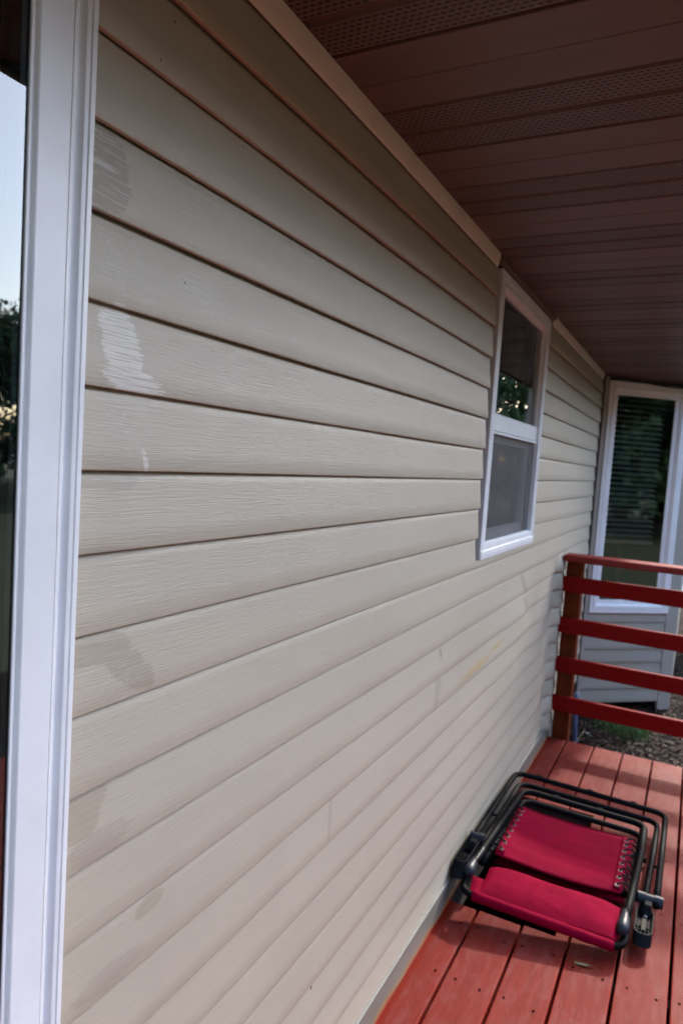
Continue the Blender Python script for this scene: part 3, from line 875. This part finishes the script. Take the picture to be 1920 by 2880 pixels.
# ================================================================== deck
deck = thing('deck', 'low deck of red painted boards with a dark cut-out by the wall', 'deck', (1.0, 1.5, GROUND))
BW, BTH = 0.143, 0.036
G0 = 0.108
HOLE_Y0, HOLE_Y1 = 2.292, 3.235
board_meshes = {}
def board(x0, x1, y0, y1, name='deck_board'):
    key = (round(x1-x0, 4), round(y1-y0, 4))
    if key not in board_meshes:
        w, l = x1-x0, y1-y0
        mbb = MB().box(-w/2, w/2, -l/2, l/2, -BTH, 0)
        me = bpy.data.meshes.new('deck_board'); me.from_pydata(mbb.v, [], mbb.f); me.materials.append(M['deck_paint']); me.update()
        board_meshes[key] = me
    return link(name, board_meshes[key], deck, ((x0+x1)/2, (y0+y1)/2, DECK + Z0 + rng.uniform(-0.0012, 0.0008)), bevel=0.004, seg=3)
boards = []
YB0, YB1 = -1.2, 4.082
for n in range(0, 15):
    x1 = G0 + 0.151*n - 0.004
    x0 = x1 - BW
    if n == 0: x0 = -0.03
    if n < 2:
        boards.append((n, board(x0, x1, YB0, HOLE_Y0 + (0.004 if n else 0)), x0, x1, YB0, HOLE_Y0))
        boards.append((n, board(x0, x1, HOLE_Y1, YB1 + rng.uniform(-.004, .004)), x0, x1, HOLE_Y1, YB1))
    elif n == 2:
        # notched round the cut-out
        me = bpy.data.meshes.new('deck_board')
        xc = 0.365
        pts = [(x0, YB0), (x1, YB0), (x1, YB1), (x0, YB1), (x0, HOLE_Y1), (xc, HOLE_Y1), (xc, HOLE_Y0+0.012), (x0, HOLE_Y0+0.012)]
        ox, oy = (x0+x1)/2, (YB0+YB1)/2
        vv = [(p[0]-ox, p[1]-oy, -BTH) for p in pts] + [(p[0]-ox, p[1]-oy, 0) for p in pts]
        ff = [(0, 1, 6, 7), (1, 2, 5, 6), (2, 3, 4, 5)]
        top = [tuple(i+8 for i in f) for f in ff]; bot = [f[::-1] for f in ff]
        side = [(i, (i+1) % 8, (i+1) % 8 + 8, i+8) for i in range(8)]
        me.from_pydata(vv, [], top + bot + side); me.materials.append(M['deck_paint']); me.update()
        boards.append((n, link('deck_board', me, deck, (ox, oy, DECK+Z0), bevel=0.004, seg=3), x0, x1, YB0, YB1))
    else:
        boards.append((n, board(x0, x1, YB0, YB1 + rng.uniform(-.004, .004)), x0, x1, YB0, YB1))
# nail heads along the joists
mbn = MB()
K = 8
mbn.add([(0, 0, 0.0006)] + [(0.0043*math.cos(2*math.pi*k/K), 0.0043*math.sin(2*math.pi*k/K), 0.0002) for k in range(K)], [(0, 1+k, 1+(k+1) % K) for k in range(K)])
nail_me = bpy.data.meshes.new('nail_head'); nail_me.from_pydata(mbn.v, [], mbn.f); nail_me.materials.append(M['nail']); nail_me.update()
for (n, ob, x0, x1, y0, y1) in boards:
    if n > 5: continue
    for yj in (1.68, 1.93, 2.19, 2.62, 3.03, 3.44, 3.85):
        for xo in (0.028, BW-0.030):
            xx = x0 + xo + rng.uniform(-.008, .008) if n else x1 - 0.025
            yy = yj + rng.uniform(-.02, .02)
            if n == 0 and xo > 0.05: continue
            if not (y0+0.01 < yy < y1-0.01): continue
            if n <= 2 and HOLE_Y0-0.01 < yy < HOLE_Y1+0.01 and xx < 0.37: continue
            link('nail_head', nail_me, ob, (xx, yy, DECK + Z0 + 0.0012))
# bare gouge in one board
b3 = [b for b in boards if b[0] == 3][0][1]
mb = MB()
ol = []
for k in range(14):
    a = 2*math.pi*k/14
    ol.append((0.464 + 0.024*math.cos(a)*(1+0.15*math.sin(3*a)), 2.212 + 0.0065*math.sin(a) + 0.006*math.cos(a), DECK + 0.0012 + 0.0018*(1 if k % 2 else 0.3)))
mb.add([(0.464, 2.212, DECK+0.0036)] + ol, [(0, 1+k, 1+(k+1) % 14) for k in range(14)])
go = mb.build('wood_gouge', 'bare_wood', b3, origin=(0.464, 2.212, DECK))
go['label'] = 'pale bare wood sliver where the red paint is gouged'
mb = MB()
for k in range(12):
    a0_, a1_ = math.pi*(1.05+0.9*k/12), math.pi*(1.05+0.9*(k+1)/12)
    mb.add([(0.466+0.027*math.cos(a0_), 2.214+0.010*math.sin(a0_), DECK+0.0014), (0.466+0.027*math.cos(a1_), 2.214+0.010*math.sin(a1_), DECK+0.0014), (0.466+0.030*math.cos(a1_), 2.214+0.0135*math.sin(a1_), DECK+0.0016), (0.466+0.030*math.cos(a0_), 2.214+0.0135*math.sin(a0_), DECK+0.0016)], [(0, 1, 2, 3)])
mb.build('gouge_rim', 'nail', b3, origin=(0.464, 2.212, DECK))
# framing under the boards
for yj in (4.03, 3.64, 3.255, 2.235, 1.84, 1.44, 0.64, -0.16, -0.96):
    MB().box(0.0, 2.25, yj-0.019, yj+0.019, DECK-0.16, DECK-BTH-0.002).build('joist_or_liner', 'joist_wood', deck, origin=(1, yj, DECK-0.1))

MB().box(0.372, 0.400, 2.256, 3.234, GROUND-0.02, DECK-BTH-0.004).build('joist_or_liner', 'joist_wood', deck, origin=(0.386, 2.7, DECK-0.1))  # liner board added beside the cut-out to shade it, not a joist
MB().box(0.0, 0.371, 2.254, 2.272, GROUND-0.02, DECK-0.165).build('joist_or_liner', 'joist_wood', deck, origin=(0.2, 2.26, DECK-0.1))  # added liner shading the near side of the cut-out
MB().box(0.0, 0.371, 3.236, 3.252, GROUND-0.02, DECK-0.165).build('joist_or_liner', 'joist_wood', deck, origin=(0.2, 3.24, DECK-0.1))  # added liner shading the far side of the cut-out

MB().box(0.20, 0.371, 2.275, 2.345, GROUND-0.02, DECK-0.078).build('joist_or_liner', 'joist_wood', deck, origin=(0.3, 2.3, DECK-0.1))  # added ledge, widening the liner to carry the dry leaves

# ================================================================== railing
rail = thing('deck_railing', 'dark red wooden deck railing with brown post and flat top rail', 'railing', (1.0, 4.12, GROUND))
for px in (0.020, 2.05):
    MB().box(px, px+0.089, 4.084, 4.173, GROUND-0.02, -0.4575).build('post', 'post_stain', rail, origin=(px+0.045, 4.13, GROUND), bevel=0.004)
for (z0_, z1_) in ((-0.630, -0.541), (-0.866, -0.778), (-1.095, -1.007), (-1.323, -1.234)):
    rl = MB().box(-0.008, 2.2, 4.053, 4.082, z0_, z1_).build('rail', 'rail_paint', rail, origin=(1, 4.07, z0_), bevel=0.004)
    for (sx_, fz_) in ((0.050, 0.30), (0.078, 0.68)):
        sc_o = link('screw_head', nail_me, rl, (sx_, 4.0526, z0_ + (z1_-z0_)*fz_ + Z0))
        sc_o.rotation_euler = (R(90), 0, 0)
MB().box(0.004, 2.2, 4.040, 4.185, -0.4565, -0.4185).build('top_rail', 'cap_paint', rail, origin=(1, 4.1, -0.44), bevel=0.009, seg=3)

# ================================================================== folded lounge chair
chair = thing('lounge_chair', 'folded crimson lounge chair with black tube frame lying on the deck', 'lounge chair', (0.33, 2.7, DECK))
H = lambda h: DECK + h
def cm(p):
    h = p[2] - DECK
    h2 = 0.63*h + 0.050*(0.65 - p[0])/0.6
    return (p[0], p[1] + 1.9*(h - h2), DECK + h2)
class CMB(MB):
    raw = False
    def add(s, verts, faces):
        return MB.add(s, verts if s.raw else [cm(p) for p in verts], faces)
    def tube(s, path, r, n=10, caps=True, radii=None):
        s.raw = True
        MB.tube(s, [cm(p) for p in path], r, n, caps, radii)
        s.raw = False
        return s
TR = 0.0118
def cpart(mb, name, mat, **kw):
    return mb.build(name, mat, chair, origin=(0.33, 2.7, DECK+0.1), **kw)
def tubepart(name, pts, r=TR, mat='black_metal', rad=0.055, n=12):
    path = dense(rounded(pts, rad, 7), 0.08)
    return cpart(CMB().tube(path, r, n), name, mat, smooth=True)
tubepart('leg_frame', [(0.652, 2.48, H(.105)), (0.653, 2.75, H(.112)), (0.653, 3.196, H(.118)), (0.020, 3.205, H(.118)), (0.018, 2.75, H(.125)), (0.020, 2.47, H(.13))])
tubepart('rear_frame', [(0.612, 2.46, H(.08)), (0.622, 2.80, H(.085)), (0.627, 3.150, H(.092)), (0.052, 3.160, H(.092)), (0.050, 2.80, H(.095)), (0.048, 2.45, H(.10))])
tubepart('back_frame', [(0.566, 2.300, H(.112)), (0.573, 2.46, H(.122)), (0.582, 2.75, H(.132)), (0.580, 3.030, H(.122)), (0.088, 3.036, H(.122)), (0.080, 2.75, H(.132)), (0.068, 2.46, H(.125)), (0.062, 2.33, H(.118))], r=0.0132)
tubepart('seat_frame', [(0.572, 2.44, H(.082)), (0.574, 2.75, H(.094)), (0.572, 3.006, H(.088)), (0.100, 3.012, H(.088)), (0.094, 2.75, H(.094)), (0.080, 2.44, H(.085))])
tubepart('cross_bar', [(0.60, 2.62, H(.035)), (0.06, 2.63, H(.035))], r=0.011)
tubepart('cross_bar', [(0.60, 2.92, H(.028)), (0.06, 2.92, H(.028))], r=0.011)
# collars where the tubes change size
for (a, b) in (((0.5695, 2.385, H(.1165)), (0.573, 2.46, H(.1215))), ((0.0635, 2.372, H(.1205)), (0.068, 2.455, H(.1245)))):
    cpart(CMB().tube([a, b], 0.0130, 14), 'tube_collar', 'grey_plastic', smooth=True, angle=R(40))
# seat fabric
def sheet(xa, xb, prof, nx=24, sagx=0.0, thick=0.0025, ripple=0.0):
    """prof: list of (y, h); slight cross sag"""
    pts = []
    for (a, b) in zip(prof[:-1], prof[1:]):
        n = max(2, int(math.hypot(b[0]-a[0], b[1]-a[1])/0.012))
        pts += [(a[0]+(b[0]-a[0])*k/n, a[1]+(b[1]-a[1])*k/n) for k in range(n)]
    pts.append(prof[-1])
    # smooth
    for _ in range(3):
        pts = [pts[0]] + [((pts[i-1][0]+2*pts[i][0]+pts[i+1][0])/4, (pts[i-1][1]+2*pts[i][1]+pts[i+1][1])/4) for i in range(1, len(pts)-1)] + [pts[-1]]
    mb = CMB()
    V = []
    m = len(pts)
    for j, (yy, hh) in enumerate(pts):
        for i in range(nx+1):
            u = i/nx
            xx = xa(yy) + (xb(yy)-xa(yy))*u
            z_ = H(hh) - sagx*4*u*(1-u) + ripple*(math.sin(yy*95 + 2.5*u) + 0.6*math.sin(yy*41 - 4*u + 1))*(0.25+2.2*u*(1-u))*0.5
            V.append((xx, yy, z_))
    top = list(V)
    F = [(j*(nx+1)+i, j*(nx+1)+i+1, (j+1)*(nx+1)+i+1, (j+1)*(nx+1)+i) for j in range(m-1) for i in range(nx)]
    mb.add(top, F)
    return mb
def add_solid(ob, t=0.003):
    md = ob.modifiers.new('solidify', 'SOLIDIFY'); md.thickness = t; md.offset = 0
    return ob
seat_prof = [(2.486, 0.108), (2.472, 0.113), (2.474, 0.122), (2.51, 0.131), (2.60, 0.134), (2.72, 0.133), (2.83, 0.128), (2.885, 0.118), (2.93, 0.088), (2.98, 0.062), (3.03, 0.050)]
ob = cpart(sheet(lambda y: 0.110 - 0.006*sstep(2.5, 2.9, y), lambda y: 0.540 + 0.010*sstep(2.5, 2.9, y), seat_prof, 28, 0.012, ripple=0.0026), 'seat_fabric', 'fabric_red', smooth=True)
add_solid(ob, 0.003)
# stitched hems along both lacing edges
for sx, hx in ((0.112, 0.028), (0.538, -0.028)):
    hp = [(2.476, 0.1255), (2.51, 0.1336), (2.60, 0.1362), (2.72, 0.1350), (2.83, 0.1300), (2.875, 0.1225)]
    ob = cpart(sheet(lambda y, sx=sx, hx=hx: min(sx, sx+hx), lambda y, sx=sx, hx=hx: max(sx, sx+hx), hp, 4), 'hem', 'fabric_red', smooth=True)
    add_solid(ob, 0.002)
# lower layer of cloth, folded under
ob = cpart(sheet(lambda y: 0.10, lambda y: 0.55, [(2.58, 0.024), (2.64, 0.022), (2.85, 0.022), (3.04, 0.040)], 10, 0.004), 'back_fabric', 'fabric_red', smooth=True)
add_solid(ob, 0.003)
# head pillow
def pillow():
    mb = CMB()
    nx, ny = 40, 14
    V, F = [], []
    for side in (1, -1):
        for j in range(ny+1):
            for i in range(nx+1):
                u, v_ = i/nx, j/ny
                e = (1-abs(2*u-1)**5.0)**0.5*(1-abs(2*v_-1)**2.8)**0.55
                xx = 0.118 + 0.428*u
                yy = 2.262 + 0.124*v_ + 0.004*math.sin(u*9)
                ce = 0.082 + 0.030*v_
                puff = 0.034*e*(1 + 0.07*math.sin(u*14+v_*3)*math.cos(v_*5) + 0.10*math.sin(u*46+3*math.sin(v_*6))*(1-v_)**2) - 0.004*math.exp(-((u-0.33)/0.02)**2)*math.sin(math.pi*v_)*(v_ < .6) - 0.004*math.exp(-((u-0.93)/0.03)**2)*math.sin(math.pi*v_)
                V.append((xx, yy, H(ce + side*puff)))
    n1 = (nx+1)*(ny+1)
    for j in range(ny):
        for i in range(nx):
            a = j*(nx+1)+i
            F.append((a, a+1, a+nx+2, a+nx+1))
            b = n1 + a
            F.append((b, b+nx+1, b+nx+2, b+1))
    return mb.add(V, F)
cpart(pillow(), 'head_pillow', 'fabric_pillow', smooth=True)
ob = cpart(sheet(lambda y: 0.066 + 0.02*sstep(2.40, 2.27, y), lambda y: 0.572 - 0.02*sstep(2.40, 2.27, y), [(2.262, 0.078), (2.30, 0.076), (2.355, 0.078), (2.370, 0.070)], 16, 0.003), 'head_fabric', 'fabric_red', smooth=True)
add_solid(ob, 0.003)
tubepart('head_frame', [(0.062, 2.42, H(.085)), (0.056, 2.272, H(.064)), (0.574, 2.262, H(.058)), (0.572, 2.42, H(.080))], r=0.0115, rad=0.05)
path = [(0.098 + 0.446*k/24, 2.2715 - 0.0095*k/24, H(.0632 - 0.0052*k/24)) for k in range(25)]
cpart(CMB().tube(path, 0.0165, 14, radii=[0.0165 + 0.0008*math.sin(k*1.7) for k in range(25)]), 'tube_sleeve', 'fabric_red', smooth=True)
# joint brackets
def bracket(x0, x1, y0, y1, h0, h1, side):
    mb = CMB()
    outline = rounded([(x1, y1, 0), (x1, y0, 0), (x0, y0, 0), (x0, y1, 0)], 0.030, 6)
    def wall(p, q): pass
    outer = [(p.x, p.y) for p in outline]
    cx_, cy_ = (x0+x1)/2, (y0+y1)/2
    inner = [(p[0] + (0.004 if p[0] < cx_ else -0.004), p[1] + (0.004 if p[1] < y0+0.05 else 0)) for p in outer]
    n = len(outer)
    V = [(p[0], p[1], H(h0)) for p in outer] + [(p[0], p[1], H(h1)) for p in outer] + [(p[0], p[1], H(h1)) for p in inner] + [(p[0], p[1], H(h0+0.012)) for p in inner]
    F = []
    for i in range(n-1):
        F += [(i, i+1, n+i+1, n+i), (n+i, n+i+1, 2*n+i+1, 2*n+i), (2*n+i, 2*n+i+1, 3*n+i+1, 3*n+i)]
    F.append(tuple(3*n+i for i in range(n)))
    F.append(tuple(range(n))[::-1])
    mb.add(V, F)
    br = cpart(mb, 'joint_bracket', 'black_plastic', smooth=True, angle=R(35))
    o = (0.33, 2.7, DECK+0.1)
    for i in range(4):
        xx = x0 + (x1-x0)*(0.2+0.2*i)
        r_ = CMB().box(xx-0.001, xx+0.001, y0+0.004, y0+0.075, H(h0+0.012), H(h1-0.006)); r_.build('rib', 'black_plastic', br, origin=o)
    for i in range(3):
        yy = y0 + 0.022 + 0.018*i
        CMB().box(x0+0.004, x1-0.004, yy-0.001, yy+0.001, H(h0+0.012), H(h1-0.010)).build('rib', 'black_plastic', br, origin=o)
    return br
bracket(0.594, 0.650, 2.310, 2.50, 0.055, 0.098, 1)
bracket(0.004, 0.050, 2.295, 2.49, 0.085, 0.150, -1)
CMB().box(0.615, 0.629, 2.338, 2.405, H(.0935), H(.0965)).build('latch_plate', 'label_plate', chair, origin=(0.62, 2.37, DECK+.09), bevel=0.001)
CMB().tube([(0.623, 2.412, H(.094)), (0.623, 2.412, H(.101))], 0.007, 12).build('bolt', 'steel', chair, origin=(0.62, 2.41, DECK+.09))
for (xa_, xb_, yy, hh) in ((0.590, 0.672, 2.505, 0.108), (0.004, 0.058, 2.50, 0.140)):
    mb = CMB().tube([(xa_, yy, H(hh)), (xa_+0.30*(xb_-xa_), yy, H(hh)), (xa_+0.301*(xb_-xa_), yy, H(hh)), (xa_+0.66*(xb_-xa_), yy, H(hh)), (xa_+0.661*(xb_-xa_), yy, H(hh)), (xb_, yy-0.002, H(hh))], 0.02, 18, radii=[0.019, 0.019, 0.0175, 0.0175, 0.0205, 0.0205])
    cpart(mb, 'lock_knob', 'grey_plastic', smooth=True, angle=R(35))
    CMB().box((xa_+xb_)/2-0.016, (xa_+xb_)/2+0.010, yy-0.055, yy+0.004, H(hh-0.030), H(hh+0.010)).build('lock_clamp', 'black_plastic', chair, origin=(xa_, yy, H(hh)), bevel=0.004)
for (c0, c1) in (((0.566, 2.372, H(.116)), (0.563, 2.268, H(.106))), ((0.0625, 2.385, H(.121)), (0.0605, 2.300, H(.112)))):
    a, b = Vector(c0), Vector(c1)
    rr = [0.0128, 0.0150, 0.0185, 0.0205, 0.0200, 0.0160, 0.0070]
    tt = [0, 0.25, 0.45, 0.65, 0.82, 0.94, 1.0]
    cpart(CMB().tube([a + (b-a)*q for q in tt], 0.02, 16, radii=rr), 'end_cap', 'grey_plastic', smooth=True)
for p in ((0.640, 2.76, .098), (0.034, 2.77, .108), (0.34, 3.201, .131), (0.52, 3.199, .131), (0.12, 3.204, .131), (0.40, 3.033, .137), (0.22, 3.035, .137)):
    c = Vector((p[0], p[1], H(p[2])))
    mb = CMB().tube([c - Vector((0.012, 0, 0)), c - Vector((0.010, 0, 0.0)), c + Vector((0.010, 0, 0)), c + Vector((0.012, 0, 0))], 0.005, 10, radii=[0.003, 0.0055, 0.0055, 0.003])
    mb.build('frame_stud', 'black_plastic', chair, origin=tuple(c), smooth=True)
# elastic lacing and eyelets
mbt = MB()
ring = []
for i in range(14):
    a = 2*math.pi*i/14
    for k in range(6):
        b_ = 2*math.pi*k/6
        rr = 0.0062 + 0.0019*math.cos(b_)
        ring.append((rr*math.cos(a), rr*math.sin(a), 0.0015*math.sin(b_)))
mbt.add(ring, [(i*6+k, ((i+1) % 14)*6+k, ((i+1) % 14)*6+(k+1) % 6, i*6+(k+1) % 6) for i in range(14) for k in range(6)])
eye_me = bpy.data.meshes.new('eyelet'); eye_me.from_pydata(mbt.v, [], mbt.f); eye_me.materials.append(M['steel']); eye_me.update()
for side in (1, -1):
    for i in range(8):
        yy = 2.485 + 0.049*i
        hh = 0.1335 + 0.004*math.sin(math.pi*(yy-2.45)/0.45) - 0.010*sstep(2.78, 2.88, yy)
        ex_ = 0.524 if side > 0 else 0.126
        tx = 0.578 if side > 0 else 0.074
        q_ = cm((ex_, yy, H(hh))); link('eyelet', eye_me, chair, (q_[0], q_[1], q_[2] + Z0))
        d = 1 if side > 0 else -1
        pth = [(ex_, yy, H(hh-0.006)), (ex_, yy, H(hh+0.004)), (ex_ + d*0.010, yy+0.004, H(hh+0.011)), (ex_ + d*0.030, yy+0.010, H(hh+0.010)), (tx - d*0.014, yy+0.014, H(0.128)), (tx - d*0.013, yy+0.018, H(0.108)), (tx - d*0.020, yy+0.030, H(0.100)), (ex_ + d*0.012, yy+0.047, H(hh-0.010)), (ex_, yy+0.049, H(hh-0.008))]
        CMB().tube(dense(rounded(pth, 0.012, 4), 0.01), 0.0033, 7).build('elastic_cord', 'cord', chair, origin=(ex_, yy, H(hh)), smooth=True)

# ================================================================== small things beyond the railing
c1 = [bpt(0.035, 0.02, 0.700), bpt(0.05, 0.03, 0.716), bpt(0.09, 0.035, 0.726), bpt(0.22, 0.04, 0.715), bpt(0.38, 0.045, 0.700), bpt(0.52, 0.045, 0.692), bpt(0.62, 0.045, 0.698), bpt(0.78, 0.045, 0.715)]
cb = MB().tube(dense(rounded(c1, 0.05, 5), 0.05), 0.0045, 8).build('cable', 'cable', None, origin=c1[3], smooth=True)
tag(cb, 'thin black cable drooping below the soffit over the bay window', 'cable')
pc = [(0.083, 4.50, -1.33), (0.086, 4.50, -1.42), (0.095, 4.50, -1.56), (0.105, 4.50, -1.66), (0.108, 4.50, -1.73)]
hb = MB().tube(dense(rounded(pc, 0.15, 6), 0.06), 0.014, 10).build('water_pipe', 'conduit', None, origin=pc[-1], smooth=True)
tag(hb, 'blue grey pipe stub rising from the mulch behind the brown post', 'pipe')
# grass tuft and weed
mb = MB()
for i in range(1300):
    u = rng.random()
    xx = 0.20 + 0.30*u + rng.gauss(0, 0.03); yy = 5.03 - 0.06*u + rng.gauss(0, 0.075)
    h_ = rng.uniform(0.025, 0.07); a = rng.uniform(0, 6.28); w = rng.uniform(0.0012, 0.0024); l = rng.uniform(0.005, 0.035)
    d = Vector((math.cos(a), math.sin(a), 0)); p = Vector((-d.y, d.x, 0))*w
    b0 = Vector((xx, yy, GROUND)); b1 = b0 + d*l*0.35 + Vector((0, 0, h_*0.65)); b2 = b0 + d*l + Vector((0, 0, h_))
    mb.add([b0-p, b0+p, b1+p*0.8, b1-p*0.8, b2], [(0, 1, 2, 3), (3, 2, 4)])
gt = mb.build('grass_tuft', 'grass_blade')
gt['kind'] = 'stuff'
tag(gt, 'small patch of short green grass in the mulch under the bay', 'grass')
tw = MB().tube([(0.085, 4.36, GROUND+0.03), (0.10, 4.42, GROUND+0.06), (0.125, 4.50, GROUND+0.075), (0.145, 4.58, GROUND+0.11)], 0.0022, 6).build('dry_twig', 'bare_wood', None, origin=(0.1, 4.4, GROUND), smooth=True)
tag(tw, 'thin pale twig in the mulch beside the brown post', 'twig')
wd = thing('weed', 'small pale leaved weed growing in the mulch near the post', 'weed', (0.16, 4.66, GROUND))
MB().tube([(0.16, 4.66, GROUND), (0.162, 4.655, GROUND+0.06)], 0.002, 6).build('stem', 'grass_blade', wd, origin=(0.16, 4.66, GROUND))
for i in range(7):
    a = i*0.9
    c = Vector((0.162, 4.655, GROUND+0.045+0.004*i)); d = Vector((math.cos(a), math.sin(a), 0.35))*0.024; p = Vector((-d.y, d.x, 0))*0.35
    MB().add([c, c+d*0.5+p, c+d, c+d*0.5-p], [(0, 1, 2, 3)]).build('leaf', 'conduit' if i % 3 == 0 else 'leaf_mid', wd, origin=tuple(c))
# air conditioner
ac = thing('air_conditioner', 'grey louvred air conditioner box standing beyond the bay corner', 'air conditioner', (1.05, 8.0, GROUND))
MB().box(0.66, 1.44, 7.62, 8.40, GROUND, GROUND+0.06).build('base_pad', 'concrete', ac, origin=(1.05, 8, GROUND), bevel=0.01)
MB().box(0.72, 1.38, 7.68, 8.34, GROUND+0.06, -0.88).build('case', 'ac_metal', ac, origin=(1.05, 8, GROUND), bevel=0.01)
for i in range(12):
    zz = GROUND + 0.10 + 0.056*i
    MB().box(0.70, 1.40, 7.655, 7.678, zz, zz+0.022).build('louvre', 'ac_metal', ac, origin=(1.05, 7.66, zz))
MB().box(0.69, 1.41, 7.65, 8.37, -0.878, -0.84).build('top_cover', 'ac_metal', ac, origin=(1.05, 8, -0.86), bevel=0.008)
# dry leaves fallen into the cut-out
for i, (xx, yy) in enumerate(((0.29, 2.33), (0.25, 2.31), (0.335, 2.325))):
    a = i*1.3
    c = Vector((xx, yy, DECK-0.07)); d = Vector((math.cos(a), math.sin(a), 0.1))*0.026; p = Vector((-d.y, d.x, 0.006))*0.45
    lf = MB().add([c-d, c+p, c+d, c-p, c+Vector((0, 0, .006))], [(0, 3, 4), (3, 2, 4), (2, 1, 4), (1, 0, 4)]).build('dry_leaf', 'dead_leaf', None, origin=tuple(c))
    tag(lf, 'brown dry leaf in the dark deck cut-out under the chair', 'leaf', 'dry leaves under the chair')

# ================================================================== trees across the yard, seen in the panes
def crown_mesh(seed, h, rad, mat):
    r_ = random.Random(seed)
    clumps = []
    for i in range(90):
        u = r_.random()
        zz = h*(0.10 + 0.90*u)
        rr = rad*math.sqrt(max(0.04, 1-((u-0.40)/0.62)**2))*math.sqrt(r_.uniform(0.15, 1))
        a = r_.uniform(0, 6.283)
        clumps.append((rr*math.cos(a), rr*math.sin(a), zz, r_.uniform(0.10, 0.20)*rad*1.5))
    mb = MB()
    for (cx_, cy_, cz_, cr) in clumps:
        for k in range(75):
            d = Vector((r_.gauss(0, 1), r_.gauss(0, 1), r_.gauss(0, 0.8))).normalized()*cr*r_.uniform(0.4, 1.05)
            c = Vector((cx_, cy_, cz_)) + d
            s_ = r_.uniform(0.06, 0.16)
            a = Vector((r_.gauss(0, 1), r_.gauss(0, 1), r_.gauss(0, 1))).normalized()
            b = a.cross(Vector((r_.gauss(0, 1), r_.gauss(0, 1), r_.gauss(0, 1)))).normalized()
            mb.add([c-a*s_, c+b*s_*0.6, c+a*s_, c-b*s_*0.6], [(0, 1, 2, 3)])
    me = bpy.data.meshes.new('crown'); me.from_pydata(mb.v, [], mb.f); me.materials.append(M[mat]); me.update()
    mt = MB()
    mt.tube([(0, 0, -0.1), (0.05, 0.02, h*0.25), (0.0, 0.1, h*0.5), (0.08, 0.05, h*0.85)], 0.2, 10, radii=[h*0.030, h*0.022, h*0.015, h*0.004])
    for i in range(9):
        a = i*2.4; z_ = h*(0.25+0.06*i)
        mt.tube([(0, 0.03, z_), (math.cos(a)*rad*0.3, math.sin(a)*rad*0.3, z_+h*0.08), (math.cos(a)*rad*0.72, math.sin(a)*rad*0.72, z_+h*0.14)], 0.1, 6, radii=[h*0.010, h*0.007, h*0.002])
    mk = bpy.data.meshes.new('trunk'); mk.from_pydata(mt.v, [], mt.f); mk.materials.append(M['bark']); mk.update()
    return me, mk
kinds = [crown_mesh(3, 6.6, 2.6, 'leaf_dark'), crown_mesh(11, 6.0, 2.8, 'leaf_mid'), crown_mesh(23, 7.6, 2.4, 'leaf_dark')]
r_ = random.Random(5)
i = 0
for az in list(range(-74, 84, 7)):
    for layer in (0, 1):
        dist = r_.uniform(20, 23) if layer == 0 else r_.uniform(26, 30)
        a = R(az + r_.uniform(-1.5, 1.5) + 3.5*layer)
        k = kinds[i % 3]
        sc_ = r_.uniform(0.74, 0.94)*(1.0 if layer == 0 else 1.12)*(1.75 if az < 24 else 1.0)*(1.15 if az > 58 else 1.0)  # low azimuths made taller to cut skylight on the upper wall
        tr_ = thing('leafy_tree', 'leafy green tree across the yard, reflected in the window panes', 'tree', (dist*math.cos(a), 2.0 + dist*math.sin(a), GROUND-0.02), 'trees across the yard')
        tr_.scale = (sc_, sc_, sc_); tr_.rotation_euler = (0, 0, r_.uniform(0, 6.28))
        for nm, me in (('crown', k[0]), ('trunk', k[1])):
            ob = bpy.data.objects.new(nm, me); C.objects.link(ob); ob.parent = tr_
        i += 1
